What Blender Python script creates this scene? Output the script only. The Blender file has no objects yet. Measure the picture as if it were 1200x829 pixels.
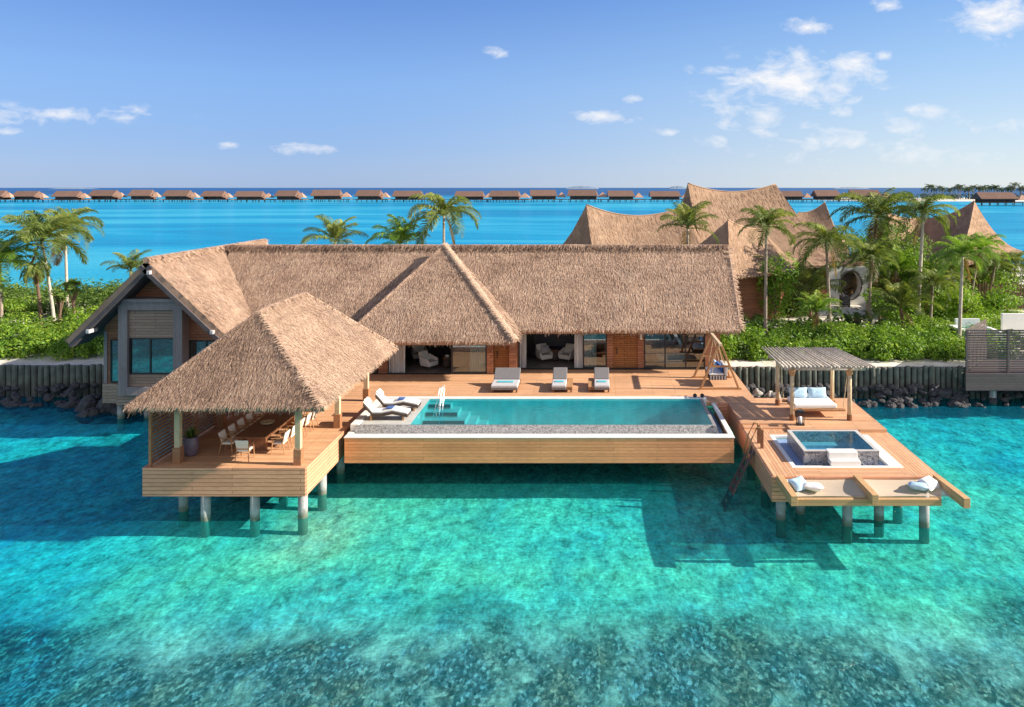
import bpy, math, random
import numpy as np
from mathutils import Vector, Matrix, noise as mnoise
R = math.radians
sc = bpy.context.scene
COL = sc.collection

# ------------------------------------------------------------------ camera
CAM_H = 13.0
cd = bpy.data.cameras.new('camera')
cam = bpy.data.objects.new('camera', cd)
COL.objects.link(cam)
cam.location = (0, 0, CAM_H)
cam.rotation_euler = (R(90), 0, 0)
cd.sensor_width = 36.0
cd.lens = 27.0
cd.shift_x = -95 / 1200
cd.shift_y = -194.5 / 1200
cd.clip_start = 0.5
cd.clip_end = 60000
sc.camera = cam

# ------------------------------------------------------------------ light
SUN_EL, SUN_A = 29.0, 4.5            # elevation; degrees towards the viewer from +X
ts = Vector((math.cos(R(SUN_EL)) * math.cos(R(SUN_A)), -math.cos(R(SUN_EL)) * math.sin(R(SUN_A)), math.sin(R(SUN_EL))))
sd = bpy.data.lights.new('sun', 'SUN')
sd.energy = 5.0
sd.angle = R(0.5)
sd.color = (1.0, 0.90, 0.76)
sun = bpy.data.objects.new('sun', sd)
COL.objects.link(sun)
sun.rotation_euler = (-ts).to_track_quat('-Z', 'Y').to_euler()

world = bpy.data.worlds.new('World')
sc.world = world
world.use_nodes = True
wt = world.node_tree
wt.nodes.clear()
wout = wt.nodes.new('ShaderNodeOutputWorld')
wbg = wt.nodes.new('ShaderNodeBackground')
wbg.inputs['Strength'].default_value = 0.112
sky = wt.nodes.new('ShaderNodeTexSky')
sky.sky_type = 'NISHITA'
sky.sun_disc = False
sky.sun_elevation = R(SUN_EL)
sky.sun_rotation = R(90 + SUN_A)
sky.air_density = 1.0
sky.dust_density = 0.3
sky.ozone_density = 2.2
sky.altitude = 0
wt.links.new(wbg.outputs[0], wout.inputs[0])

sc.view_settings.view_transform = 'Standard'
sc.view_settings.look = 'None'
sc.view_settings.gamma = 1.0
sc.view_settings.use_curve_mapping = False
sc.view_settings.exposure = 1.0
sc.cycles.use_denoising = True
sc.cycles.max_bounces = 8
sc.cycles.transparent_max_bounces = 16
sc.cycles.caustics_reflective = False
sc.cycles.caustics_refractive = False
sc.cycles.sample_clamp_indirect = 4.0


# clouds: patches of white at given directions in the sky, broken up by noise
def build_clouds():
    nt = wt
    L = nt.links.new

    def M(op, a, b=None, clamp=False):
        n = nt.nodes.new('ShaderNodeMath')
        n.operation = op
        n.use_clamp = clamp
        for i, v in enumerate((a, b)):
            if v is None:
                continue
            if isinstance(v, (int, float)):
                n.inputs[i].default_value = v
            else:
                L(v, n.inputs[i])
        return n.outputs[0]
    tc = nt.nodes.new('ShaderNodeTexCoord')
    sp = nt.nodes.new('ShaderNodeSeparateXYZ')
    L(tc.outputs['Generated'], sp.inputs[0])
    yy = M('MAXIMUM', sp.outputs[1], 0.05)
    u = M('DIVIDE', sp.outputs[0], yy)
    v = M('DIVIDE', sp.outputs[2], yy)
    cb = nt.nodes.new('ShaderNodeCombineXYZ')
    L(u, cb.inputs[0])
    L(M('MULTIPLY', v, 1.9), cb.inputs[1])
    nz = nt.nodes.new('ShaderNodeTexNoise')
    nz.inputs['Scale'].default_value = 21.0
    nz.inputs['Detail'].default_value = 9.0
    nz.inputs['Roughness'].default_value = 0.62
    nz.inputs['Distortion'].default_value = 0.3
    L(cb.outputs[0], nz.inputs['Vector'])
    dens = None
    clouds = [(930, 94, 118, 36, 1.0), (985, 86, 62, 28, .95), (895, 138, 95, 30, .62), (1010, 165, 230, 40, .42), (945, 32, 30, 12, 1.0), (1172, 18, 62, 32, 1.15),
              (1040, 6, 18, 9, 1.0), (708, 137, 40, 9, 1.1), (742, 115, 15, 6, 1.0), (580, 62, 18, 7, .9),
              (358, 174, 40, 8, .95), (268, 170, 18, 6, .85), (1085, 128, 26, 10, 1.0), (985, 131, 20, 10, .9),
              (1037, 65, 17, 8, .8), (50, 134, 150, 13, .72), (8, 155, 20, 6, 1.0), (785, 155, 16, 5, .8),
              (1075, 175, 52, 14, .62), (1188, 150, 26, 10, .7), (845, 164, 26, 10, .6), (862, 98, 20, 8, .7)]
    for (cx, cy, rx, ry, st) in clouds:
        a = M('MULTIPLY', M('SUBTRACT', u, (cx - 695) / 900), 900 / (rx * 1.3))
        b = M('MULTIPLY', M('SUBTRACT', v, (220 - cy) / 900), 900 / (ry * 1.4))
        d = M('SQRT', M('ADD', M('MULTIPLY', a, a), M('MULTIPLY', b, b)))
        blob = M('MULTIPLY', M('SUBTRACT', 1.0, d, True), st)
        dens = blob if dens is None else M('MAXIMUM', dens, blob)
    nn = M('MULTIPLY', M('SUBTRACT', nz.outputs[0], 0.515), 3.1)
    k = M('MULTIPLY', M('GREATER_THAN', dens, 0.001), M('ADD', M('SUBTRACT', M('MULTIPLY', dens, 1.15), 0.30), nn))
    k = M('MULTIPLY', k, M('MULTIPLY', dens, 4.0, True))
    k = M('MULTIPLY', k, 0.95, True)
    k = M('MULTIPLY', k, M('GREATER_THAN', sp.outputs[1], 0.06))
    # thin general veil of high cloud everywhere, very faint
    mx = nt.nodes.new('ShaderNodeMix')
    mx.data_type = 'RGBA'
    L(k, mx.inputs[0])
    tint = nt.nodes.new('ShaderNodeMix')
    tint.data_type = 'RGBA'
    tint.blend_type = 'MULTIPLY'
    tint.inputs[0].default_value = 1.0
    # clear tropical blue by height and side, laid over the physical sky
    def ramp(fac, stops):
        r = nt.nodes.new('ShaderNodeValToRGB')
        el = r.color_ramp.elements
        while len(el) > 1:
            el.remove(el[-1])
        for i, (p, c) in enumerate(stops):
            e = el[0] if i == 0 else el.new(p)
            e.position = p
            e.color = tuple(c) + (1,)
        L(fac, r.inputs[0])
        return r.outputs[0]

    def mixc(f, c1, c2):
        n = nt.nodes.new('ShaderNodeMix')
        n.data_type = 'RGBA'
        for i, v_ in ((0, f), (6, c1), (7, c2)):
            if isinstance(v_, (float, tuple)):
                n.inputs[i].default_value = v_
            else:
                L(v_, n.inputs[i])
        return n.outputs[2]
    z = M('MAXIMUM', sp.outputs[2], 0.0)
    west = ramp(z, [(0.0, (1.05, 1.75, 3.2)), (0.05, (.82, 1.62, 3.45)), (0.13, (.80, 1.66, 3.6)), (0.24, (.40, 1.05, 3.0)), (0.6, (.14, .42, 1.5))])
    east = ramp(z, [(0.0, (3.0, 3.4, 3.75)), (0.06, (2.4, 3.05, 3.85)), (0.15, (1.55, 2.5, 3.9)), (0.24, (.85, 1.8, 3.7)), (0.6, (.14, .42, 1.5))])
    hx = nt.nodes.new('ShaderNodeMapRange')
    hx.interpolation_type = 'SMOOTHSTEP'
    L(u, hx.inputs[0])
    hx.inputs[1].default_value = -.45
    hx.inputs[2].default_value = .6
    blue = mixc(hx.outputs[0], west, east)
    # white glow added to the unseen sky behind the viewer to fill front faces
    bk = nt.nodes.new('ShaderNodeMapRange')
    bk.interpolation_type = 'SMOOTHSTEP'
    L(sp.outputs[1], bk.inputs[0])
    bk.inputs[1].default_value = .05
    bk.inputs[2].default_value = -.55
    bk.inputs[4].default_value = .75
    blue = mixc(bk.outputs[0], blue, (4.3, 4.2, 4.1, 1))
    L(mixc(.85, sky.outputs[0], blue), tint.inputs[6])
    tint.inputs[7].default_value = SKY_TINT
    L(tint.outputs[2], mx.inputs[6])
    mx.inputs[7].default_value = (4.3, 4.3, 4.4, 1)
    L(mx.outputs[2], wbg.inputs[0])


SKY_TINT = (1.0, 1.0, 1.0, 1)
build_clouds()


def P(px, py, z):
    """photo position of a point known to lie at height z -> world point"""
    Y = 900.0 * (CAM_H - z) / (py - 220.0)
    return Vector(((px - 695.0) * Y / 900.0, Y, z))


def Q(px, py, Y):
    """photo position of a point known to stand at distance Y -> world point"""
    return Vector(((px - 695.0) * Y / 900.0, Y, CAM_H - (py - 220.0) * Y / 900.0))


# ------------------------------------------------------------------ mesh helper
class MB:
    def __init__(self):
        self.v, self.f, self.m, self.s = [], [], [], []
        self.M = None
        self.mi = 0
        self.sh = 0.5

    def add(self, pts, faces, mi=None, sh=None):
        b = len(self.v)
        if self.M is not None:
            pts = [self.M @ Vector(p) for p in pts]
        self.v.extend([tuple(p) for p in pts])
        mi = self.mi if mi is None else mi
        sh = self.sh if sh is None else sh
        for f in faces:
            self.f.append(tuple(b + i for i in f))
            self.m.append(mi)
            self.s.append(sh)

    def box(self, x0, x1, y0, y1, z0, z1, **k):
        self.add([(x0, y0, z0), (x1, y0, z0), (x1, y1, z0), (x0, y1, z0), (x0, y0, z1), (x1, y0, z1), (x1, y1, z1), (x0, y1, z1)],
                 [(3, 2, 1, 0), (4, 5, 6, 7), (0, 1, 5, 4), (1, 2, 6, 5), (2, 3, 7, 6), (3, 0, 4, 7)], **k)
        return self

    def bar(self, a, b, w, h, up=(0, 0, 1), **k):
        """rectangular bar from a to b, w wide, h high"""
        a, b = Vector(a), Vector(b)
        d = (b - a).normalized()
        upv = Vector(up)
        if abs(d.dot(upv)) > 0.99:
            upv = Vector((0, 1, 0))
        s = d.cross(upv).normalized() * (w / 2)
        u = s.cross(d).normalized() * (h / 2)
        self.add([a - s - u, a + s - u, a + s + u, a - s + u, b - s - u, b + s - u, b + s + u, b - s + u],
                 [(0, 1, 2, 3), (7, 6, 5, 4), (0, 4, 5, 1), (1, 5, 6, 2), (2, 6, 7, 3), (3, 7, 4, 0)], **k)
        return self

    def tube(self, pts, rad, n=8, cap=True, **k):
        pts = [Vector(p) for p in pts]
        if isinstance(rad, (int, float)):
            rad = [rad] * len(pts)
        vs = []
        for i, p in enumerate(pts):
            d = (pts[min(i + 1, len(pts) - 1)] - pts[max(i - 1, 0)]).normalized()
            ref = Vector((0, 0, 1)) if abs(d.z) < 0.9 else Vector((1, 0, 0))
            s = d.cross(ref).normalized()
            u = s.cross(d)
            for j in range(n):
                a = 2 * math.pi * j / n
                vs.append(p + (s * math.cos(a) + u * math.sin(a)) * rad[i])
        fs = []
        for i in range(len(pts) - 1):
            for j in range(n):
                fs.append((i * n + j, i * n + (j + 1) % n, (i + 1) * n + (j + 1) % n, (i + 1) * n + j))
        if cap:
            fs.append(tuple(range(n - 1, -1, -1)))
            fs.append(tuple((len(pts) - 1) * n + j for j in range(n)))
        self.add(vs, fs, **k)
        return self

    def lathe(self, prof, c=(0, 0, 0), n=20, **k):
        vs, fs = [], []
        for (r, z) in prof:
            for j in range(n):
                a = 2 * math.pi * j / n
                vs.append((c[0] + r * math.cos(a), c[1] + r * math.sin(a), c[2] + z))
        for i in range(len(prof) - 1):
            for j in range(n):
                fs.append((i * n + j, i * n + (j + 1) % n, (i + 1) * n + (j + 1) % n, (i + 1) * n + j))
        fs.append(tuple(range(n - 1, -1, -1)))
        fs.append(tuple((len(prof) - 1) * n + j for j in range(n)))
        self.add(vs, fs, **k)
        return self

    def prism(self, poly, off, **k):
        """closed slab: polygon and its copy moved by off"""
        n = len(poly)
        poly = [Vector(p) for p in poly]
        vs = poly + [p + Vector(off) for p in poly]
        fs = [tuple(range(n)), tuple(range(2 * n - 1, n - 1, -1))]
        for i in range(n):
            fs.append((i, n + i, n + (i + 1) % n, (i + 1) % n))
        self.add(vs, fs, **k)
        return self

    def cushion(self, c, sx, sy, t, rot=None, n=9, wob=0.0, seed=0, **k):
        """puffed pillow: two domed sheets pinched along the seam"""
        rr = random.Random(seed)
        vs, fs = [], []
        m = Matrix.Translation(Vector(c)) @ (rot.to_4x4() if rot is not None else Matrix.Identity(4))
        ph = [rr.uniform(0, 6) for _ in range(4)]
        for s in (1, -1):
            for i in range(n):
                for j in range(n):
                    u, v = 2 * i / (n - 1) - 1, 2 * j / (n - 1) - 1
                    h = max(0.0, (1 - u ** 4) * (1 - v ** 4)) ** 0.5
                    q = 1 - 0.07 * (1 - abs(u)) * abs(v) ** 3 - 0.07 * (1 - abs(v)) * abs(u) ** 3
                    w = wob * (math.sin(3 * u + ph[0]) * math.cos(2.5 * v + ph[1]) + .6 * math.sin(5 * v + ph[2] + 2 * u))
                    vs.append(m @ Vector((u * sx / 2 * q, v * sy / 2 * q, s * h * t / 2 + w)))
        N = n * n
        for i in range(n - 1):
            for j in range(n - 1):
                a = i * n + j
                fs.append((a, a + n, a + n + 1, a + 1))
                fs.append((N + a, N + a + 1, N + a + n + 1, N + a + n))
        self.add(vs, fs, **k)
        return self

    def build(self, name, mats, parent=None, loc=None, smooth=False, bevel=0.0, seg=2, local=False):
        """ONE mesh object. world-space points; origin at parent's base or at loc. local=True: points are already local"""
        me = bpy.data.meshes.new(name)
        o = bpy.data.objects.new(name, me)
        base = Vector((0, 0, 0))
        if parent is not None:
            base = ORI[parent.name]
        elif loc is not None:
            base = Vector(loc)
        arr = np.array(self.v, dtype=np.float64).reshape(-1, 3)
        if not local:
            arr = arr - np.array(base)
        me.from_pydata(arr.tolist(), [], self.f)
        if not isinstance(mats, (list, tuple)):
            mats = [mats]
        for m in mats:
            me.materials.append(m)
        if len(mats) > 1:
            me.polygons.foreach_set('material_index', self.m)
        at = me.attributes.new('shade', 'FLOAT', 'FACE')
        at.data.foreach_set('value', self.s)
        if smooth:
            me.polygons.foreach_set('use_smooth', [True] * len(self.f))
        me.update()
        COL.objects.link(o)
        if parent is not None:
            o.parent = parent
            ORI[o.name] = base
        else:
            o.location = base
            ORI[o.name] = base
        if bevel > 0:
            b = o.modifiers.new('bevel', 'BEVEL')
            b.width = bevel
            b.segments = seg
            b.limit_method = 'ANGLE'
        return o


ORI = {}


def tag(o, label=None, cat=None, group=None, kind=None):
    if label:
        o['label'] = label
    if cat:
        o['category'] = cat
    if group:
        o['group'] = group
    if kind:
        o['kind'] = kind
    return o


def empty(name, loc, label=None, cat=None, group=None, kind=None):
    o = bpy.data.objects.new(name, None)
    COL.objects.link(o)
    o.location = loc
    o.empty_display_size = 0.2
    ORI[o.name] = Vector(loc)
    return tag(o, label, cat, group, kind)


def kids(o):
    return [c for c in bpy.data.objects if c.parent == o]


def copy_tree(o, parent=None, loc=None, rotz=None, scale=None, label=None, group=None):
    c = o.copy()
    COL.objects.link(c)
    ORI[c.name] = Vector(loc) if loc is not None else ORI.get(o.name, Vector((0, 0, 0)))
    if parent is not None:
        c.parent = parent
    else:
        if loc is not None:
            c.location = loc
        if rotz is not None:
            c.rotation_euler = (0, 0, rotz)
        if scale is not None:
            c.scale = (scale, scale, scale) if isinstance(scale, (int, float)) else scale
    if label:
        c['label'] = label
    if group:
        c['group'] = group
    for ch in kids(o):
        copy_tree(ch, c)
    return c


# ------------------------------------------------------------------ materials
class NT:
    """small node-graph builder for one material"""

    def __init__(self, name):
        self.mat = bpy.data.materials.new(name)
        self.mat.use_nodes = True
        self.t = self.mat.node_tree
        self.t.nodes.clear()
        self.out = self.n('ShaderNodeOutputMaterial')
        self._tc = None

    def n(self, typ, **kw):
        nd = self.t.nodes.new(typ)
        for k, v in kw.items():
            setattr(nd, k, v)
        return nd

    def L(self, a, b):
        self.t.links.new(a, b)

    def put(self, sock, v):
        if v is None:
            return
        if isinstance(v, (int, float)):
            sock.default_value = v
        elif isinstance(v, (tuple, list)):
            sock.default_value = tuple(v) + ((1,) if len(v) == 3 and sock.type == 'RGBA' else ())
        else:
            self.L(v, sock)

    def co(self):
        if self._tc is None:
            self._tc = self.n('ShaderNodeTexCoord').outputs['Object']
        return self._tc

    def gpos(self):
        return self.n('ShaderNodeNewGeometry').outputs['Position']

    def math(self, op, a, b=None, c=None, clamp=False):
        nd = self.n('ShaderNodeMath', operation=op, use_clamp=clamp)
        for i, v in enumerate((a, b, c)):
            self.put(nd.inputs[i], v)
        return nd.outputs[0]

    def scale(self, vec, s):
        nd = self.n('ShaderNodeMapping')
        self.L(vec, nd.inputs[0])
        nd.inputs['Scale'].default_value = s
        return nd.outputs[0]

    def sep(self, vec):
        nd = self.n('ShaderNodeSeparateXYZ')
        self.L(vec, nd.inputs[0])
        return nd.outputs

    def comb(self, x=0.0, y=0.0, z=0.0):
        nd = self.n('ShaderNodeCombineXYZ')
        for i, v in enumerate((x, y, z)):
            self.put(nd.inputs[i], v)
        return nd.outputs[0]

    def noise(self, vec, sc_, det=4.0, rough=0.55, dist=0.0):
        nd = self.n('ShaderNodeTexNoise')
        self.L(vec, nd.inputs['Vector'])
        nd.inputs['Scale'].default_value = sc_
        nd.inputs['Detail'].default_value = det
        nd.inputs['Roughness'].default_value = rough
        nd.inputs['Distortion'].default_value = dist
        return nd.outputs[0]

    def voro(self, vec, sc_, feature='F1', out='Distance', rnd=1.0):
        nd = self.n('ShaderNodeTexVoronoi', feature=feature)
        self.L(vec, nd.inputs['Vector'])
        nd.inputs['Scale'].default_value = sc_
        nd.inputs['Randomness'].default_value = rnd
        return nd.outputs[out]

    def ramp(self, fac, stops, interp='LINEAR'):
        nd = self.n('ShaderNodeValToRGB')
        nd.color_ramp.interpolation = interp
        el = nd.color_ramp.elements
        while len(el) > 1:
            el.remove(el[-1])
        for i, (p, c) in enumerate(stops):
            e = el[0] if i == 0 else el.new(p)
            e.position = p
            if isinstance(c, (int, float)):
                c = (c, c, c)
            e.color = tuple(c) + (1,)
        self.put(nd.inputs[0], fac)
        return nd.outputs[0]

    def mix(self, fac, a, b, mode='MIX'):
        nd = self.n('ShaderNodeMix', data_type='RGBA', blend_type=mode)
        self.put(nd.inputs[0], fac)
        self.put(nd.inputs[6], a)
        self.put(nd.inputs[7], b)
        return nd.outputs[2]

    def rng(self, v, a, b, c=0.0, d=1.0):
        nd = self.n('ShaderNodeMapRange', interpolation_type='SMOOTHSTEP')
        self.put(nd.inputs[0], v)
        for i, x in enumerate((a, b, c, d)):
            nd.inputs[i + 1].default_value = x
        return nd.outputs[0]

    def attr(self, name):
        return self.n('ShaderNodeAttribute', attribute_name=name).outputs['Fac']

    def bump(self, h, dist=0.02, strength=1.0, normal=None):
        nd = self.n('ShaderNodeBump')
        nd.inputs['Strength'].default_value = strength
        nd.inputs['Distance'].default_value = dist
        self.L(h, nd.inputs['Height'])
        if normal is not None:
            self.L(normal, nd.inputs['Normal'])
        return nd.outputs[0]

    def bsdf(self, col, rough=0.6, normal=None, metal=0.0, spec=0.5, **kw):
        nd = self.n('ShaderNodeBsdfPrincipled')
        self.put(nd.inputs['Base Color'], col)
        self.put(nd.inputs['Roughness'], rough)
        self.put(nd.inputs['Metallic'], metal)
        self.put(nd.inputs['Specular IOR Level'], spec)
        if normal is not None:
            self.L(normal, nd.inputs['Normal'])
        for k, v in kw.items():
            self.put(nd.inputs[k], v)
        return nd.outputs[0]

    def schlick(self, normal=None, f0=0.02):
        lw = self.n('ShaderNodeLayerWeight')
        lw.inputs['Blend'].default_value = 0.5
        if normal is not None:
            self.L(normal, lw.inputs['Normal'])
        return self.math('ADD', self.math('MULTIPLY', self.math('POWER', lw.outputs['Facing'], 5.0), 1 - f0), f0)

    def done(self, shader):
        self.L(shader, self.out.inputs[0])
        return self.mat


def m_plain(name, col, rough=0.6, var=0.15, scale=6.0, metal=0.0, bump=0.0, spec=0.4):
    g = NT(name)
    nz = g.noise(g.co(), scale, 5)
    c = g.mix(1.0, col, g.ramp(nz, [(0.25, 1 - var), (0.75, 1 + var)]), 'MULTIPLY')
    nr = g.bump(nz, bump) if bump else None
    return g.done(g.bsdf(c, rough, nr, metal, spec))


def m_planks(name, c1, c2, along='x', across='y', w=0.14, ln=2.4, gap=0.010, gapcol=0.22, rough=0.6, grain=0.25, weather=0.0):
    """boards: brick pattern for the boards, stretched noise for the grain"""
    g = NT(name)
    s = g.sep(g.co())
    ix = {'x': 0, 'y': 1, 'z': 2}
    v = g.comb(s[ix[along]], s[ix[across]], 0.0)
    b = g.n('ShaderNodeTexBrick')
    b.offset = 0.37
    b.offset_frequency = 2
    g.L(v, b.inputs['Vector'])
    b.inputs['Scale'].default_value = 1.0
    b.inputs['Brick Width'].default_value = ln
    b.inputs['Row Height'].default_value = w
    b.inputs['Mortar Size'].default_value = gap
    b.inputs['Mortar Smooth'].default_value = 0.3
    b.inputs['Bias'].default_value = 0.0
    b.inputs['Color1'].default_value = tuple(c1) + (1,)
    b.inputs['Color2'].default_value = tuple(c2) + (1,)
    b.inputs['Mortar'].default_value = tuple(x * gapcol for x in c1) + (1,)
    st = [9.0, 9.0, 9.0]
    st[ix[along]] = 0.8
    gn = g.noise(g.scale(g.co(), st), 4.0, 6, 0.6)
    big = g.noise(g.co(), 0.35, 3)
    c = g.mix(1.0, b.outputs['Color'], g.ramp(gn, [(0.2, 1 - grain), (0.8, 1 + grain)]), 'MULTIPLY')
    c = g.mix(1.0, c, g.ramp(big, [(0.3, 0.86), (0.7, 1.1)]), 'MULTIPLY')
    if weather > 0:
        wz = g.noise(g.scale(g.co(), st), 1.3, 5, 0.65)
        c = g.mix(g.math('MULTIPLY', g.rng(wz, 0.45, 0.75), weather), c, (0.30, 0.25, 0.22))
    nr = g.bump(g.math('SUBTRACT', g.math('MULTIPLY', gn, 0.25), b.outputs['Fac']), 0.006)
    return g.done(g.bsdf(c, rough, nr, spec=0.3))


def m_thatch(name, dark, mid, light, streak=(7, 7, 1.5)):
    g = NT(name)
    sh = g.attr('shade')
    nz = g.noise(g.scale(g.co(), streak), 2.2, 6, 0.7)
    big = g.noise(g.co(), 0.55, 4, 0.6)
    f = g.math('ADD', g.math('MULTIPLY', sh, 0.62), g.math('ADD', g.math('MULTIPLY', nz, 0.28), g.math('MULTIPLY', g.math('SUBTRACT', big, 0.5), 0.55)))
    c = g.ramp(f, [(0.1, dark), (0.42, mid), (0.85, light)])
    age = g.noise(g.co(), 0.33, 5, 0.65, 0.4)
    c = g.mix(g.math('MULTIPLY', g.rng(age, 0.50, 0.72), 0.38), c, g.mix(1.0, c, (0.80, 0.86, 0.95), 'MULTIPLY'))
    return g.done(g.bsdf(c, 0.9, g.bump(nz, 0.05), spec=0.1))


def m_leaf(name, c_dark, c_mid, c_light, rough=0.5, trans=0.35):
    g = NT(name)
    sh = g.attr('shade')
    nz = g.noise(g.co(), 1.2, 3)
    f = g.math('ADD', g.math('MULTIPLY', sh, 0.75), g.math('MULTIPLY', g.math('SUBTRACT', nz, 0.4), 0.7))
    c = g.ramp(f, [(0.05, c_dark), (0.45, c_mid), (0.95, c_light)])
    a = g.bsdf(c, rough, spec=0.35)
    t = g.n('ShaderNodeBsdfTranslucent')
    g.L(g.mix(1.0, c, (1.25, 1.35, 0.6), 'MULTIPLY'), t.inputs[0])
    mx = g.n('ShaderNodeMixShader')
    mx.inputs[0].default_value = trans
    g.L(a, mx.inputs[1])
    g.L(t.outputs[0], mx.inputs[2])
    return g.done(mx.outputs[0])


def m_glass(name, tint=(0.75, 0.9, 0.92), refl=1.0):
    g = NT(name)
    fr = g.schlick(None, 0.04)
    gl = g.n('ShaderNodeBsdfGlossy')
    gl.inputs['Roughness'].default_value = 0.01
    tr = g.n('ShaderNodeBsdfTransparent')
    tr.inputs[0].default_value = tuple(tint) + (1,)
    mx = g.n('ShaderNodeMixShader')
    g.L(g.math('ADD', g.math('MULTIPLY', fr, refl), 0.06 * refl, clamp=True), mx.inputs[0])
    g.L(tr.outputs[0], mx.inputs[1])
    g.L(gl.outputs[0], mx.inputs[2])
    return g.done(mx.outputs[0])


MT = {}
MT['deck'] = m_planks('deck_boards', (0.70, 0.395, 0.22), (0.55, 0.295, 0.155), 'x', 'y', 0.14, 3.2, weather=0.22)
MT['deck_y'] = m_planks('deck_boards_lengthwise', (0.70, 0.395, 0.22), (0.55, 0.295, 0.155), 'y', 'x', 0.14, 3.2, weather=0.22)
MT['skirt_x'] = m_planks('skirt_boards', (0.70, 0.335, 0.20), (0.58, 0.27, 0.155), 'x', 'z', 0.155, 4.2, 0.012, 0.35)
MT['skirt_y'] = m_planks('side_skirt_boards', (0.68, 0.36, 0.215), (0.57, 0.295, 0.17), 'y', 'z', 0.155, 4.2, 0.012, 0.35)
MT['pool_skirt'] = m_planks('pool_cladding', (0.86, 0.37, 0.165), (0.70, 0.285, 0.12), 'x', 'z', 0.135, 5.1, 0.009, 0.5)
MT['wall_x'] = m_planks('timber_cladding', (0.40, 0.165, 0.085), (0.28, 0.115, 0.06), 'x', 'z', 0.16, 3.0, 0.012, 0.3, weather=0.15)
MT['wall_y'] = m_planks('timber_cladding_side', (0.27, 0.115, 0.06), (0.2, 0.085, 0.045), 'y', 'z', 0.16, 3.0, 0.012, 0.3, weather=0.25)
MT['grey_x'] = m_planks('weathered_boards', (0.35, 0.25, 0.195), (0.27, 0.185, 0.14), 'x', 'z', 0.16, 3.0, 0.012, 0.4, weather=0.3)
MT['grey_frame'] = m_planks('weathered_frame', (0.25, 0.22, 0.225), (0.21, 0.185, 0.19), 'z', 'x', 0.3, 5.0, 0.004, 0.6)
MT['door'] = m_planks('door_slats', (0.42, 0.17, 0.055), (0.34, 0.135, 0.045), 'x', 'z', 0.13, 3.0, 0.014, 0.2)
MT['teak'] = m_plain('teak', (0.42, 0.22, 0.10), 0.5, 0.25, 9)
MT['teak_mid'] = m_plain('reddish_teak', (0.33, 0.155, 0.075), 0.55, 0.25, 7)
MT['teak_dark'] = m_plain('dark_teak', (0.20, 0.085, 0.04), 0.5, 0.25, 9)
MT['teak_pale'] = m_planks('pale_beam_timber', (0.58, 0.36, 0.17), (0.5, 0.30, 0.14), 'y', 'z', 0.18, 5.0, 0.006, 0.5)
MT['post'] = m_plain('pale_post_timber', (0.55, 0.42, 0.27), 0.7, 0.2, 4, bump=0.01)
MT['grey_pole'] = m_plain('silvered_poles', (0.46, 0.41, 0.35), 0.8, 0.4, 5, bump=0.01)
MT['dark_board'] = m_planks('dark_weathered_boards', (0.155, 0.11, 0.105), (0.115, 0.082, 0.08), 'x', 'z', 0.16, 3.0, 0.012, 0.4)


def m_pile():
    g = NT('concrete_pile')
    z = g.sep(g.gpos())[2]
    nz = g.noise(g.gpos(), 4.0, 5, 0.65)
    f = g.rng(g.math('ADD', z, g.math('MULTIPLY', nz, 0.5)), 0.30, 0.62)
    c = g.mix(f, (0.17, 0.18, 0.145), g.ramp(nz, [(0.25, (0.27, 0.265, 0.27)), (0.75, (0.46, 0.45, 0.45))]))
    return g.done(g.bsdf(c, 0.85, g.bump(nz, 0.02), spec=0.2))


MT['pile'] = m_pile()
MT['white'] = m_plain('white_fabric', (0.80, 0.79, 0.77), 0.9, 0.04, 8)
MT['white_paint'] = m_plain('white_render', (0.80, 0.79, 0.76), 0.8, 0.05, 2)
MT['cream'] = m_plain('cream_fabric', (0.74, 0.70, 0.62), 0.9, 0.06, 8)
MT['grey_fabric'] = m_plain('grey_fabric', (0.155, 0.145, 0.15), 0.9, 0.1, 10)
MT['lgrey_fabric'] = m_plain('pale_grey_fabric', (0.46, 0.45, 0.46), 0.9, 0.08, 10)
MT['blue_fabric'] = m_plain('blue_fabric', (0.02, 0.10, 0.36), 0.85, 0.3, 9)
MT['sky_fabric'] = m_plain('pale_blue_fabric', (0.42, 0.60, 0.76), 0.9, 0.25, 5)
MT['aqua'] = m_plain('aqua_towel', (0.08, 0.42, 0.50), 0.95, 0.15, 9)
MT['navy'] = m_plain('navy_towel', (0.05, 0.11, 0.30), 0.95, 0.2, 9)
MT['wicker'] = m_plain('brown_wicker', (0.075, 0.05, 0.04), 0.7, 0.4, 30, bump=0.01)
MT['black'] = m_plain('black_metal', (0.02, 0.02, 0.022), 0.4, 0.1, 6)
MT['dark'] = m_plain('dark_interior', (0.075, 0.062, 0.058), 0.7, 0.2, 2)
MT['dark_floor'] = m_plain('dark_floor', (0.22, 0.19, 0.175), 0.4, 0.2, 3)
MT['steel'] = m_plain('polished_steel', (0.8, 0.8, 0.8), 0.15, 0.02, 3, metal=1.0)
MT['stone_white'] = m_plain('pale_stone', (0.78, 0.75, 0.70), 0.6, 0.06, 3)
MT['stone_grey'] = m_plain('grey_stone_tile', (0.50, 0.49, 0.46), 0.5, 0.12, 2.5)
MT['rope'] = m_plain('rope', (0.55, 0.42, 0.25), 0.9, 0.2, 20)
MT['purple_pot'] = m_plain('glazed_pot', (0.16, 0.12, 0.16), 0.4, 0.25, 6)
MT['thatch'] = m_thatch('thatch', (0.15, 0.092, 0.067), (0.425, 0.283, 0.203), (0.78, 0.58, 0.425))
MT['thatch_fine'] = m_thatch('fine_thatch', (0.17, 0.105, 0.07), (0.34, 0.22, 0.145), (0.52, 0.36, 0.245), (3, 3, 1.2))
MT['thatch_far'] = m_thatch('far_thatch', (0.10, 0.062, 0.05), (0.17, 0.105, 0.082), (0.23, 0.15, 0.12), (1, 1, 1))
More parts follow.
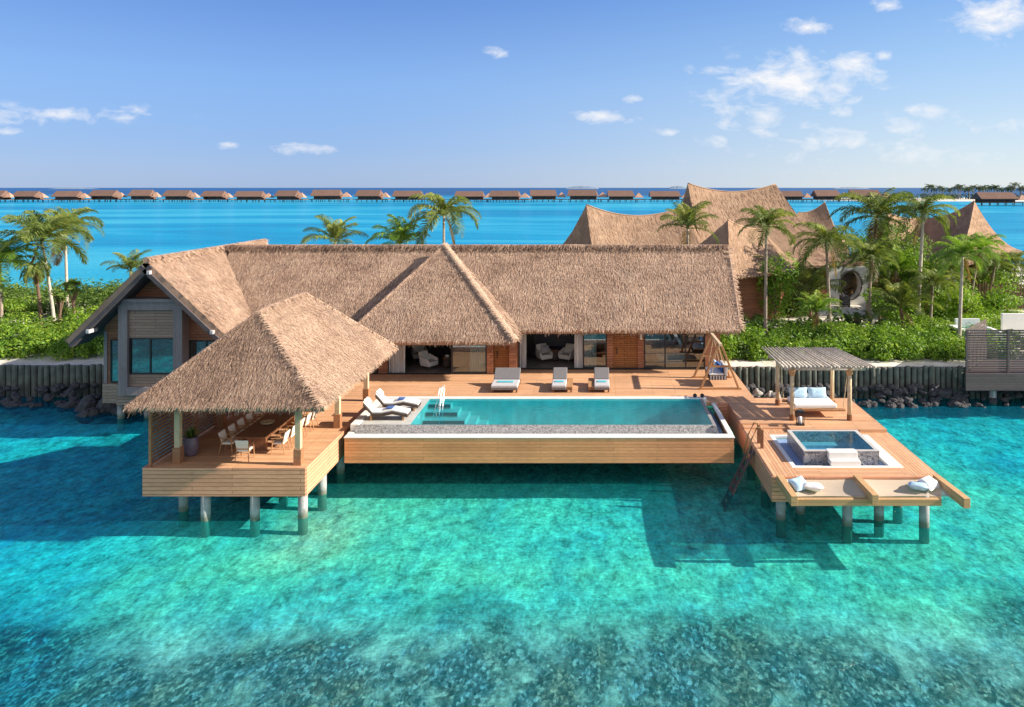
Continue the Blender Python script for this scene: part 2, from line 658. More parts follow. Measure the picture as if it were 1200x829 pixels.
MT['palm'] = m_leaf('palm_leaf', (0.035, 0.06, 0.016), (0.155, 0.205, 0.045), (0.42, 0.42, 0.11))
MT['palm_lush'] = m_leaf('palm_leaf_lush', (0.035, 0.085, 0.012), (0.15, 0.27, 0.03), (0.36, 0.46, 0.07))
MT['palm_dry'] = m_leaf('palm_leaf_dry', (0.10, 0.055, 0.025), (0.22, 0.14, 0.06), (0.36, 0.25, 0.11))
MT['leaf'] = m_leaf('shrub_leaf', (0.03, 0.08, 0.010), (0.16, 0.30, 0.025), (0.42, 0.52, 0.06))
MT['leaf_deep'] = m_leaf('tree_leaf', (0.025, 0.06, 0.012), (0.11, 0.19, 0.03), (0.30, 0.38, 0.07))
MT['far_green'] = m_leaf('far_foliage', (0.03, 0.05, 0.035), (0.07, 0.10, 0.06), (0.13, 0.17, 0.09))
MT['bark'] = m_plain('palm_bark', (0.30, 0.24, 0.19), 0.9, 0.35, 5, bump=0.03)
MT['bark_pale'] = m_plain('pale_bark', (0.46, 0.40, 0.33), 0.9, 0.3, 5, bump=0.03)
MT['bark_brown'] = m_plain('brown_bark', (0.16, 0.10, 0.065), 0.9, 0.35, 4, bump=0.03)
MT['rock'] = m_plain('dark_rock', (0.055, 0.052, 0.056), 0.8, 0.6, 2.5, bump=0.05)
MT['rock_pale'] = m_plain('pale_rock', (0.36, 0.33, 0.30), 0.85, 0.35, 2.5, bump=0.05)
MT['palisade'] = m_plain('greyed_logs', (0.13, 0.135, 0.115), 0.9, 0.5, 2.0, bump=0.03)
MT['glass'] = m_glass('window_glass', (0.70, 0.82, 0.83), 1.6)
MT['glass_green'] = m_glass('green_window_glass', (0.35, 0.62, 0.62), 2.2)


def m_curtain():
    g = NT('curtain_fabric')
    s = g.sep(g.co())
    w = g.math('SINE', g.math('MULTIPLY', s[0], 48.0))
    return g.done(g.bsdf((0.88, 0.87, 0.85), 0.9, g.bump(w, 0.05), spec=0.1))


MT['curtain'] = m_curtain()


def m_mosaic(name, c1, c2, s=9.0):
    g = NT(name)
    v = g.voro(g.co(), s, 'F1', 'Color')
    c = g.mix(g.sep(v)[0], c1, c2)
    d = g.voro(g.co(), s, 'DISTANCE_TO_EDGE')
    c = g.mix(g.rng(d, 0.0, 0.06), (0.5, 0.5, 0.5), c)
    return g.done(g.bsdf(c, 0.35, g.bump(g.sep(v)[1], 0.01), spec=0.5))


MT['mosaic'] = m_mosaic('pebble_mosaic', (0.11, 0.105, 0.105), (0.40, 0.375, 0.37), 22.0)
MT['mosaic_dark'] = m_mosaic('dark_mosaic', (0.10, 0.095, 0.11), (0.32, 0.30, 0.31))


def m_pool_tile():
    g = NT('pool_tile')
    b = g.n('ShaderNodeTexBrick')
    g.L(g.co(), b.inputs['Vector'])
    b.offset = 0.0
    for k_, v_ in (('Scale', 1.0), ('Brick Width', 0.3), ('Row Height', 0.3), ('Mortar Size', 0.006)):
        b.inputs[k_].default_value = v_
    b.inputs['Color1'].default_value = (0.24, 0.62, 0.60, 1)
    b.inputs['Color2'].default_value = (0.30, 0.70, 0.66, 1)
    b.inputs['Mortar'].default_value = (0.3, 0.5, 0.5, 1)
    nz = g.noise(g.co(), 1.7, 4)
    c = g.mix(1.0, b.outputs['Color'], g.ramp(nz, [(0.3, 0.8), (0.7, 1.12)]), 'MULTIPLY')
    return g.done(g.bsdf(c, 0.4))


MT['pool_tile'] = m_pool_tile()


def m_pool_water(name, tint, scat, k=0.12):
    g = NT(name)
    h = g.noise(g.co(), 3.5, 3, 0.6)
    nr = g.bump(h, 0.02, 0.6)
    fr = g.math('MINIMUM', g.schlick(nr), 0.16)
    gl = g.n('ShaderNodeBsdfGlossy')
    gl.inputs['Roughness'].default_value = 0.02
    g.L(nr, gl.inputs['Normal'])
    tr = g.n('ShaderNodeBsdfTransparent')
    tr.inputs[0].default_value = tuple(tint) + (1,)
    df = g.n('ShaderNodeBsdfDiffuse')
    df.inputs[0].default_value = tuple(scat) + (1,)
    m1 = g.n('ShaderNodeMixShader')
    m1.inputs[0].default_value = k
    g.L(tr.outputs[0], m1.inputs[1])
    g.L(df.outputs[0], m1.inputs[2])
    m2 = g.n('ShaderNodeMixShader')
    g.L(fr, m2.inputs[0])
    g.L(m1.outputs[0], m2.inputs[1])
    g.L(gl.outputs[0], m2.inputs[2])
    return g.done(m2.outputs[0])


MT['pool_water'] = m_pool_water('pool_water', (0.25, 0.84, 0.92), (0.02, 0.28, 0.37))
MT['tub_water'] = m_pool_water('tub_water', (0.5, 0.9, 0.97), (0.02, 0.2, 0.35), 0.08)


def m_sea():
    g = NT('sea_water')
    p = g.gpos()
    s = g.sep(p)
    dist = s[1]
    # ripples: three sizes
    h1 = g.noise(g.scale(p, (1.0, 1.5, 1.0)), 0.55, 5, 0.62, 0.4)
    h2 = g.noise(g.scale(p, (0.8, 1.4, 1.0)), 2.6, 4, 0.6, 0.5)
    h = g.math('ADD', g.math('MULTIPLY', h1, 1.0), g.math('MULTIPLY', h2, 0.35))
    nr = g.bump(h, 0.35, 1.0)
    fr = g.schlick(nr)
    gl = g.n('ShaderNodeBsdfGlossy')
    gl.inputs['Roughness'].default_value = 0.12
    g.L(nr, gl.inputs['Normal'])
    # depth: near the house shallow and teal, blue in the lagoon, deep beyond the far villas
    far = g.rng(dist, 44, 62)
    wob = g.noise(g.scale(p, (1.0, 1.0, 1.0)), 0.12, 4, 0.6, 0.5)
    west = g.rng(g.math('ADD', g.math('SUBTRACT', s[0], g.math('MULTIPLY', dist, -0.32)), g.math('MULTIPLY', wob, 8.0)), 0.5, -7.5)
    east = g.rng(g.math('ADD', g.math('ADD', s[0], g.math('MULTIPLY', dist, 0.35)), g.math('MULTIPLY', wob, 8.0)), 31.0, 37.0)
    blue = g.math('MAXIMUM', west, g.math('MULTIPLY', east, 0.8))
    deep = g.rng(g.math('ADD', dist, g.math('MULTIPLY', s[0], 0.15)), 720, 1500)
    zone = g.noise(g.scale(p, (0.5, 1.0, 1.0)), 0.09, 4, 0.55, 0.6)
    band = g.noise(g.scale(p, (0.004, 0.014, 1.0)), 1.0, 6, 0.6, 0.8)
    near_t = g.ramp(zone, [(0.35, (0.34, 0.91, 0.85)), (0.6, (0.19, 0.86, 0.94))])
    near_t = g.mix(g.rng(dist, 25.5, 21.0), near_t, (0.46, 0.84, 0.92))
    dx_ = g.math('MULTIPLY', g.math('ADD', s[0], 10.2), 0.34)
    dy_ = g.math('MULTIPLY', g.math('ADD', dist, -29.5), 0.24)
    shoal = g.rng(g.math('ADD', g.math('ADD', g.math('MULTIPLY', dx_, dx_), g.math('MULTIPLY', dy_, dy_)), g.math('MULTIPLY', wob, 1.6)), 1.6, 0.5)
    near_t = g.mix(g.math('MULTIPLY', shoal, 0.75), near_t, (0.72, 0.95, 0.80))
    near_t = g.mix(blue, near_t, (0.10, 0.78, 0.95))
    lag_t = g.ramp(band, [(0.38, (0.02, 0.50, 0.82)), (0.50, (0.02, 0.58, 0.90)), (0.62, (0.10, 0.72, 0.94))])
    tint = g.mix(far, near_t, lag_t)
    tint = g.mix(deep, tint, (0.01, 0.22, 0.55))
    near_s = g.ramp(zone, [(0.35, (0.02, 0.42, 0.36)), (0.6, (0.012, 0.38, 0.43))])
    near_s = g.mix(blue, near_s, (0.006, 0.21, 0.42))
    lag_s = g.ramp(band, [(0.38, (0.003, 0.235, 0.46)), (0.50, (0.004, 0.32, 0.56)), (0.62, (0.05, 0.43, 0.62))])
    shore = g.rng(g.math('ADD', dist, g.math('MULTIPLY', wob, 40.0)), 160, 80)
    lag_s = g.mix(g.math('MULTIPLY', shore, 0.75), lag_s, (0.06, 0.50, 0.53))
    scat = g.mix(far, near_s, lag_s)
    scat = g.mix(deep, scat, (0.006, 0.085, 0.26))
    mott = g.noise(g.scale(p, (1.0, 0.6, 1.0)), 2.2, 7, 0.7, 0.3)
    scat = g.mix(1.0, scat, g.ramp(mott, [(0.3, 0.72), (0.7, 1.25)]), 'MULTIPLY')
    tr = g.n('ShaderNodeBsdfTransparent')
    g.L(tint, tr.inputs[0])
    df = g.n('ShaderNodeBsdfDiffuse')
    g.L(scat, df.inputs[0])
    m1 = g.n('ShaderNodeMixShader')
    g.L(g.rng(dist, 40, 70, 0.13, 0.9), m1.inputs[0])
    g.L(tr.outputs[0], m1.inputs[1])
    g.L(df.outputs[0], m1.inputs[2])
    m2 = g.n('ShaderNodeMixShader')
    g.L(g.math('MINIMUM', g.math('MULTIPLY', fr, 0.8), 0.24), m2.inputs[0])
    g.L(m1.outputs[0], m2.inputs[1])
    g.L(gl.outputs[0], m2.inputs[2])
    return g.done(m2.outputs[0])


MT['sea'] = m_sea()


def m_seabed():
    g = NT('seabed')
    p = g.gpos()
    s = g.sep(p)
    edge = g.noise(g.scale(p, (1.0, 1.0, 1.0)), 0.14, 7, 0.62, 0.6)
    line = g.math('ADD', s[1], g.math('MULTIPLY', g.math('SUBTRACT', edge, 0.5), 15.0))
    reef = g.rng(line, 25.2, 22.4)
    q = g.scale(p, (1.0, 0.55, 1.0))
    fine = g.noise(q, 2.4, 10, 0.78, 0.25)
    spk = g.noise(q, 7.5, 6, 0.75)
    mid = g.noise(q, 0.7, 6, 0.65, 0.4)
    pat = g.noise(p, 0.16, 4, 0.6, 0.6)
    ff = g.math('ADD', g.math('MULTIPLY', fine, 0.65), g.math('MULTIPLY', spk, 0.35))
    sand = g.mix(1.0, (0.78, 0.74, 0.60), g.ramp(ff, [(0.40, 0.30), (0.47, 0.66), (0.53, 1.0), (0.60, 1.45)]), 'MULTIPLY')
    sand = g.mix(1.0, sand, g.ramp(mid, [(0.3, (0.55, 0.72, 0.9)), (0.6, (1.12, 1.08, 1.0))]), 'MULTIPLY')
    rubble = g.math('MULTIPLY', g.rng(pat, 0.56, 0.72), 0.7)
    sand = g.mix(rubble, sand, g.ramp(fine, [(0.35, (0.10, 0.12, 0.07)), (0.7, (0.52, 0.46, 0.28))]))
    f2 = g.noise(q, 4.2, 10, 0.8, 0.1)
    f3 = g.noise(q, 13.0, 5, 0.8)
    cv = g.voro(q, 11.0, 'F1', 'Color')
    cf = g.math('ADD', g.math('MULTIPLY', f2, 0.52), g.math('ADD', g.math('MULTIPLY', f3, 0.32), g.math('MULTIPLY', g.sep(cv)[0], 0.16)))
    coral = g.ramp(cf, [(0.39, (0.02, 0.018, 0.025)), (0.47, (0.085, 0.075, 0.07)), (0.54, (0.23, 0.205, 0.18)), (0.63, (0.70, 0.66, 0.56))])
    coral = g.mix(1.0, coral, g.ramp(g.noise(q, 0.9, 5, 0.65), [(0.35, (1.25, 0.85, 0.65)), (0.5, (1.0, 1.0, 1.0)), (0.65, (0.75, 1.0, 1.3))]), 'MULTIPLY')
    hole = g.rng(mid, 0.50, 0.66)
    coral = g.mix(g.math('MULTIPLY', hole, 0.6), coral, sand)
    sp2 = g.rng(g.math('ADD', f2, g.math('MULTIPLY', mid, 0.4)), 0.60, 0.50)
    sand = g.mix(g.math('MULTIPLY', sp2, 0.3), sand, (0.22, 0.24, 0.19))
    c = g.mix(reef, sand, coral)
    return g.done(g.bsdf(c, 0.9, spec=0.1))


MT['seabed'] = m_seabed()


def m_sand():
    g = NT('coral_sand')
    nz = g.noise(g.co(), 0.8, 6, 0.65)
    fn = g.noise(g.co(), 9.0, 4)
    c = g.ramp(nz, [(0.3, (0.56, 0.50, 0.40)), (0.6, (0.76, 0.71, 0.62))])
    c = g.mix(1.0, c, g.ramp(fn, [(0.3, 0.85), (0.7, 1.08)]), 'MULTIPLY')
    return g.done(g.bsdf(c, 0.95, g.bump(nz, 0.15), spec=0.1))


MT['sand'] = m_sand()

# ------------------------------------------------------------------ sea, seabed, land
def grid_sheet(name, xs, ys, zf, mat, kind='structure'):
    vs = [(x, y, zf(x, y)) for y in ys for x in xs]
    n = len(xs)
    fs = [(j * n + i, j * n + i + 1, (j + 1) * n + i + 1, (j + 1) * n + i) for j in range(len(ys) - 1) for i in range(n - 1)]
    mb = MB()
    mb.add(vs, fs)
    o = mb.build(name, mat, smooth=True)
    o['kind'] = kind
    return o


xs_big = [-30000, -6000, -1500, -400, -150, -80, -40, 0, 40, 80, 150, 400, 1500, 6000, 30000]
ys_big = [-300, -40, 0, 20, 40, 60, 90, 150, 300, 700, 1500, 4000, 12000, 42000]
grid_sheet('sea_water', xs_big, ys_big, lambda x, y: 0.0, MT['sea'])
xb = [-3000, -400, -120] + [i * 2.0 for i in range(-35, 36)] + [120, 400, 3000]
yb = [-200, -30] + [i * 2.0 for i in range(4, 40)] + [120, 300, 1200, 12000]


def bed_z(x, y):
    b = -0.66
    if y > 52:
        b -= min((y - 52) * 0.05, 1.5)
    b += 0.10 * mnoise.noise(Vector((x * 0.11, y * 0.11, 3.0))) + 0.06 * mnoise.noise(Vector((x * 0.35, y * 0.35, 7.0)))
    if y < 24:
        b += 0.12 * min(1, (24 - y) / 4)
    return b


grid_sheet('seabed', xb, yb, bed_z, MT['seabed'])

# island: sandy slab behind the timber palisade, irregular back shore sloping into the lagoon
land_rings = []
front = [(-90, 60), (-70, 52), (-46, 48.4), (-27, 48.1), (0, 48.1), (30, 48.1), (52, 48.4), (75, 56), (120, 80)]
back = [(140, 100), (110, 112), (85, 118), (60, 112), (38, 118), (10, 114), (-6, 96), (-20, 86), (-40, 81), (-62, 80), (-85, 74)]
outline = [Vector((x, y, 1.75)) for x, y in front + back]
mb = MB()
n = len(outline)
cx = sum((p.x for p in outline)) / n
cy = 70.0
outer = []
for i, p in enumerate(outline):
    if i < len(front):
        outer.append(Vector((p.x, p.y + 0.05, -2.0)))
    else:
        d = (Vector((p.x, p.y, 0)) - Vector((20, 70, 0))).normalized()
        outer.append(Vector((p.x, p.y, 0)) + d * 9 + Vector((0, 0, -1.2)))
mb.add(outline + outer, [tuple(range(n))] + [(i, n + i, n + (i + 1) % n, (i + 1) % n) for i in range(n)])
tag(mb.build('island_ground', MT['sand']), kind='structure')

# ------------------------------------------------------------------ thatch
rt = random.Random(11)


def tri_sample(poly, n, rnd):
    """random points in a flat polygon (fan)"""
    p0 = poly[0]
    tris = [(p0, poly[i], poly[i + 1]) for i in range(1, len(poly) - 1)]
    ar = [((b - a).cross(c - a)).length / 2 for a, b, c in tris]
    tot = sum(ar)
    out = []
    for t, a in zip(tris, ar):
        for _ in range(int(n * a / tot + rnd.random())):
            r1, r2 = rnd.random(), rnd.random()
            if r1 + r2 > 1:
                r1, r2 = 1 - r1, 1 - r2
            out.append(t[0] + (t[1] - t[0]) * r1 + (t[2] - t[0]) * r2)
    return out, tot


def blade(mb, p, d, side, ln, w, sh, lift):
    a = p - side * (w / 2)
    b = p + side * (w / 2)
    q = p + d * ln + lift
    mb.add([a, b, q + side * (w * .22), q - side * (w * .22)], [(0, 1, 2, 3)], sh=sh)


def thatch_face(mb, poly, dens=70, ln=0.42, w=0.05, eaves=(), thick=0.32, fringe=34, base=0.5, fr_len=0.18):
    """a thatched slope: closed slab, shaggy straw lying down the slope, ragged fringe along the eave edges (index pairs)"""
    poly = [Vector(p) for p in poly]
    nrm = (poly[1] - poly[0]).cross(poly[2] - poly[0]).normalized()
    if nrm.z < 0:
        nrm = -nrm
    down = Vector((0, 0, -1)) - nrm * (-nrm.z)
    down.normalize()
    lat = nrm.cross(down).normalized()
    mb.prism(poly, -nrm * thick, sh=base * 0.75)
    pts, area = tri_sample(poly, 1, rt)
    pts, _ = tri_sample(poly, dens * 2.1 * area, rt)
    for p in pts:
        g = mnoise.noise(p * 0.8) * 0.16
        d = (down + lat * rt.gauss(0, .11)).normalized()
        cs = (p - poly[0]).dot(down) / .62
        sh = min(1, max(0, base + g + .13 * (cs - math.floor(cs) - .5) + rt.gauss(0, .20)))
        blade(mb, p + nrm * rt.uniform(0.0, 0.03), d, (lat + down * rt.gauss(0, .15)).normalized(), ln * rt.uniform(.4, 1.1), w * rt.uniform(.5, 1.2), sh, nrm * rt.uniform(.0, .045))
    for (i, j) in eaves:
        a, b = poly[i], poly[j]
        L = (b - a).length
        e = (b - a).normalized()
        for _ in range(int(fringe * L)):
            t = rt.random()
            dep = rt.random()
            p = a + (b - a) * t - nrm * thick * dep + down * rt.uniform(-.15, .03)
            d = (down * (1 - .4 * dep) + Vector((0, 0, -1)) * (.35 + .5 * dep) + e * rt.gauss(0, .15)).normalized()
            sh = min(1, max(0, base - .18 * dep + rt.gauss(0, .16)))
            wob = 1 + .45 * mnoise.noise(p * 1.3)
            blade(mb, p, d, e, fr_len * wob * rt.uniform(.6, 1.3), w * rt.uniform(.7, 1.4), sh, Vector((0, 0, 0)))


def thatch_roll(mb, a, b, r=0.2, dens=60, base=.45, ln=.4, w=.05, spread=1.0):
    """cap of straw along a ridge or hip"""
    a, b = Vector(a), Vector(b)
    e = (b - a).normalized()
    k = max(2, int((b - a).length / 0.5))
    pts = [a + (b - a) * (i / k) + Vector((0, 0, .03 * mnoise.noise(Vector((i * .7, a.x, 0))))) for i in range(k + 1)]
    mb.tube(pts, r, 8, sh=base * .8)
    up = Vector((0, 0, 1))
    sd_ = e.cross(up).normalized()
    upn = sd_.cross(e).normalized()
    for _ in range(int(dens * (b - a).length)):
        t = rt.random()
        th = rt.uniform(-1.5, 1.5) * spread
        out = (sd_ * math.sin(th) + upn * math.cos(th))
        p = a + (b - a) * t + out * r * rt.uniform(.9, 1.05)
        d = (sd_ * math.copysign(math.cos(th) + .25, th) - upn * abs(math.sin(th)) * .9 + e * rt.gauss(0, .2)).normalized()
        blade(mb, p, d, (e + d * rt.gauss(0, .1)).normalized(), ln * rt.uniform(.5, 1.2), w * rt.uniform(.6, 1.5), min(1, max(0, base + rt.gauss(0, .17))), out * .015)


def each(name, mat, parent, boxes, **k):
    for bx in boxes:
        MB().box(*bx).build(name, mat, parent, **k)


# ------------------------------------------------------------------ the villa
FZ = 2.1                                     # floor and main deck level
villa = empty('thatched_villa', (-9, 46, 0), 'long thatched main villa with open sliding doors and a gabled wing', 'villa')

RZ, RY = 9.1, 50.0
EY, EZ = 44.75, 4.70
mb = MB()
# main slopes
thatch_face(mb, [(-23.5, EY, EZ), (8.55, EY, EZ), (8.75, RY, RZ), (-23.5, RY, RZ)], 110, .30, .034, [(0, 1)], .34)
thatch_face(mb, [(8.55, 55.25, EZ), (-23.5, 55.25, EZ), (-23.5, RY, RZ), (8.75, RY, RZ)], 12, .6, .08, [(0, 1)], .34, 10)
thatch_roll(mb, (-23.8, RY, RZ + .02), (8.8, RY, RZ + .02), .17, 130, .38, .45, .04)
thatch_roll(mb, (8.6, EY + .1, EZ), (8.78, RY, RZ), .12, 60, .42, .3, .05)
# middle hip
AP = (-9.5, 49.1, 9.33)
HL, HR = (-14.2, 42.9, 4.42), (-4.35, 42.9, 4.42)
hl2, hr2 = (-14.3, 45.6, 4.9), (-4.35, 45.6, 4.9)
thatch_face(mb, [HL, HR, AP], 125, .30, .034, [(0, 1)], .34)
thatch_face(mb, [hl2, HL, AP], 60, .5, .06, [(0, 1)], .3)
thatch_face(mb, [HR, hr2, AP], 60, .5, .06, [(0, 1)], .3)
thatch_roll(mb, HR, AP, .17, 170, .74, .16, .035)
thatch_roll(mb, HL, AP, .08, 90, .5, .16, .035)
# gabled wing, ridge running away from the viewer
GX, GZ = -24.1, 9.05
gy0, gy1 = 41.4, 56.4
thatch_face(mb, [(-19.75, gy0, 4.95), (-19.75, gy1, 4.95), (GX, gy1, GZ), (GX, gy0, GZ)], 115, .30, .034, [(0, 1)], .3, base=.56)
thatch_face(mb, [(-28.45, gy1, 4.75), (-28.45, gy0, 4.75), (GX, gy0, GZ), (GX, gy1, GZ)], 40, .5, .06, [(0, 1)], .3)
thatch_roll(mb, (GX, gy0, GZ + .02), (GX, gy1, GZ + .02), .18, 80, .6, .4, .05)
mb.build('roof', MT['thatch'], villa)

# gable boards (rake) and beam ends of the wing
mb = MB()
for (ex, ez) in ((-19.75, 4.95), (-28.45, 4.75)):
    a = Vector((GX, gy0 - .06, GZ - .33))
    b = Vector((ex, gy0 - .06, ez - .33))
    mb.bar(a, b, .10, .34, up=(0, 1, 0))
    mb.bar(a + Vector((0, .9, -.16)), b + Vector((0, .9, -.16)), 2.0, .10, up=(0, 1, 0))
MT['rake'] = m_plain('weathered_rake_board', (0.085, 0.075, 0.08), .8, .3, 3)


def rake(mbx, ex, ez):
    a = Vector((GX, 0, GZ))
    b = Vector((ex, 0, ez))
    d = (b - a).normalized()
    nrm = Vector((-d.z, 0, d.x))
    if nrm.z < 0:
        nrm = -nrm
    for (t0, t1, ya, yb) in ((-.30, -.52, gy0 - .1, gy0 + .02), (-.36, -.5, gy0 + .03, gy0 + 1.5)):
        p = [a + nrm * t0, b + nrm * t0, b + nrm * t1, a + nrm * t1]
        mbx.prism([Vector((q.x, ya, q.z)) for q in p], (0, yb - ya, 0))


mb = MB()
rake(mb, -19.75, 4.95)
rake(mb, -28.45, 4.75)
mb.build('rake_board', MT['rake'], villa)
for (px, py) in ((174, 315), (103, 384), (248, 385)):
    p = Q(px, py, 41.25)
    mb = MB()
    mb.box(p.x - .09, p.x + .09, 41.2, 41.95, p.z - .32, p.z - .12)
    mb.build('beam_end', MT['lgrey_fabric'], villa, bevel=.02)

# wing walls
WY = 42.8
wl, wr = -27.2, -20.2
mb = MB()
mb.prism([(wl, WY, FZ), (wr, WY, FZ), (wr, WY, 4.9), (GX, WY, 8.45), (wl, WY, 5.35)], (0, .22, 0))
mb.build('gable_wall', MT['wall_x'], villa)
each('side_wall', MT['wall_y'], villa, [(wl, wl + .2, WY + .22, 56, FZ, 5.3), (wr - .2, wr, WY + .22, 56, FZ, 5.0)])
each('base_skirt', MT['grey_x'], villa, [(wl - .08, -26.35, WY - .1, WY + .1, 1.02, FZ), (-26.35, wr, WY - .35, WY + .1, 0.95, FZ - .02), (wl - .08, wl + .1, WY + .1, 50, 1.02, FZ)])
# pale corner boards and window surrounds
mb = MB()
mb.box(wl - .03, wl + .15, WY - .06, WY, FZ, 5.0)
mb.build('corner_board', MT['grey_frame'], villa)


def window(parent, x0, x1, z0, z1, y, fr=.07, mull=(), glass='glass_green', frame='black', back=True):
    m = MB()
    m.box(x0, x1, y - .05, y + .06, z0, z0 + fr)
    m.box(x0, x1, y - .05, y + .06, z1 - fr, z1)
    m.box(x0, x0 + fr, y - .048, y + .058, z0 + fr, z1 - fr)
    m.box(x1 - fr, x1, y - .048, y + .058, z0 + fr, z1 - fr)
    for mx in mull:
        m.box(mx - fr / 2, mx + fr / 2, y - .046, y + .056, z0 + fr, z1 - fr)
    w_ = m.build('window', MT[frame], parent)
    g_ = MB()
    g_.box(x0 + fr * .5, x1 - fr * .5, y - .004, y + .012, z0 + fr * .5, z1 - fr * .5)
    g_.build('pane', MT[glass], w_)
    return w_


MT['glass_wing'] = m_glass('wing_window_glass', (0.22, 0.42, 0.42), 2.6)
window(villa, -26.85, -25.95, FZ + .05, 4.55, WY - .07, .08, (), 'glass_wing')
window(villa, -22.5, -20.5, 2.9, 4.5, WY - .07, .07, (-21.5,), 'glass_wing')
# bay window box
by = 41.95
bx0, bx1 = -25.95, -22.45
mb = MB()
mb.box(bx0, bx1, by, WY, FZ - .45, FZ - .02)
mb.box(bx0, bx0 + .5, by, WY - .002, FZ - .02, 6.75)
mb.box(bx1 - .5, bx1, by, WY - .002, FZ - .02, 6.75)
mb.box(bx0 + .5, bx1 - .5, by, WY - .002, 6.3, 6.75)
mb.box(bx0 - .12, bx1 + .12, by - .12, WY - .004, 6.75, 6.92)
bay = mb.build('bay_frame', MT['grey_frame'], villa)
each('bay_panel', MT['grey_x'], villa, [(bx0 + .5, bx1 - .5, by + .18, WY - .2, 4.75, 6.3), (bx0 + .5, bx1 - .5, by + .2, WY - .2, FZ - .02, 2.75)])
window(villa, bx0 + .5, bx1 - .5, 2.75, 4.75, by + .24, .08, ((bx0 + bx1) / 2 - .1,), 'glass_wing')

# floors, room shells
CY, EYW = 44.9, 46.05                         # facade planes: middle bay, east bay
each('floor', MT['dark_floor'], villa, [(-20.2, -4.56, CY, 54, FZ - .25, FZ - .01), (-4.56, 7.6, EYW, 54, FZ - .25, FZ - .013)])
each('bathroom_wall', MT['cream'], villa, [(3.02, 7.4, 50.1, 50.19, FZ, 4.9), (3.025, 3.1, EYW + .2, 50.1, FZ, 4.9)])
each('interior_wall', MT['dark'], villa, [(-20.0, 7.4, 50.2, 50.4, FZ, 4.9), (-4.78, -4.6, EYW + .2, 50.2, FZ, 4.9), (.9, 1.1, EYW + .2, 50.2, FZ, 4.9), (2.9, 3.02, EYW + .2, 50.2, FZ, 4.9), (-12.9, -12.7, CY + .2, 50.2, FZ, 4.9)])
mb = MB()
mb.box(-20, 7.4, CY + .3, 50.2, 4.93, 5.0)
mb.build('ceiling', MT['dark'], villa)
# outside walls and piers
each('front_wall', MT['wall_x'], villa, [(-20.1, -13.3, CY, CY + .2, FZ, 4.9), (-12.55, -12.02, CY - .04, CY + .16, FZ, 4.6), (-6.2, -5.84, CY - .04, CY + .16, FZ, 4.6), (-4.9, -4.46, CY - .05, EYW, FZ, 4.6), (.84, 1.2, EYW - .04, EYW + .16, FZ, 4.75), (2.68, 3.05, EYW - .04, EYW + .16, FZ, 4.75), (6.72, 7.55, EYW - .04, EYW + .18, FZ, 4.75), (-13.3, -4.46, CY, CY + .14, 4.55, 4.9), (-4.46, 7.55, EYW, EYW + .14, 4.72, 5.3)])
mb = MB()
mb.prism([(7.5, EYW + .18, FZ), (7.5, 53.9, FZ), (7.5, 53.9, 5.3), (7.5, 50.0, 8.7), (7.5, EYW + .18, 5.3)], (.15, 0, 0))
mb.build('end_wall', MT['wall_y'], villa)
each('door_sill', MT['black'], villa, [(-13.3, -4.5, CY - .09, CY, FZ - .12, FZ + .05), (-4.46, 7.0, EYW - .09, EYW, FZ + .004, FZ + .09)])
# curtains
for (x0, x1, y, zt) in ((-7.25, -6.25, CY + .3, 4.6), (-.55, .2, EYW + .35, 4.8), (-12.0, -11.05, CY + .25, 4.6), (-4.42, -4.02, EYW + .25, 4.8), (-1.12, -.62, EYW + .25, 4.8)):
    mb = MB()
    k = max(8, int((x1 - x0) * 26))
    top, bot = [], []
    for i in range(k + 1):
        x = x0 + (x1 - x0) * i / k
        yy = y + .05 * math.sin(i * 1.9) + .02 * math.sin(i * .8)
        top.append((x, yy, zt))
        bot.append((x + .03 * math.sin(i), yy, FZ + .02))
    mb.add(top + bot, [(i, i + 1, k + 2 + i, k + 1 + i) for i in range(k)])
    mb.build('curtain', MT['curtain'], villa, smooth=True)
# glazed sliding doors
window(villa, -8.3, -6.2, FZ + .03, 4.56, CY + .02, .09, (), 'glass')
window(villa, -.62, .84, FZ + .05, 4.73, EYW + .02, .09, (), 'glass')
window(villa, 3.05, 6.72, FZ + .05, 4.73, EYW + .02, .08, (4.32, 5.55), 'glass')
# slatted timber doors
for (x0, x1, y) in ((-5.84, -4.9, CY + .3), (1.2, 2.68, EYW + .12)):
    mb = MB()
    mb.box(x0, x1, y, y + .06, FZ, 4.7)
    mb.box(x0, x0 + .12, y - .03, y - .002, FZ, 4.7)
    mb.box(x1 - .12, x1, y - .03, y - .002, FZ, 4.7)
    if x1 > 0:
        mb.box(2.08, 2.24, y - .034, y - .004, FZ, 4.7)
    z = FZ + .15
    while z < 4.6:
        mb.box(x0 + .12, (2.08 if x1 > 0 else x1 - .12), y - .02, y - .001, z, z + .12)
        z += .3
    d_ = mb.build('door', MT['door'], villa)
    h_ = MB()
    h_.box((x0 + .2), (x0 + .24), y - .08, y - .03, 3.0, 3.4)
    h_.build('handle', MT['black'], d_)
# wall lights beside the doors
for (x, y) in ((-6.0, CY - .04), (2.87, EYW - .04)):
    mb = MB()
    mb.lathe([(.05, 0), (.08, .05), (.08, .3), (.05, .36)], (x, y - .09, 3.9), 12)
    mb.build('wall_light', MT['cream'], villa)
# piles under the wing
for (x, y) in ((-26.6, 43.3), (-25.2, 43.5), (-23.4, 43.4), (-21.0, 43.3)):
    mb = MB()
    mb.tube([(x, y, -0.95), (x, y, 1.0)], .2, 12)
    mb.build('pile', MT['pile'], villa, smooth=True)

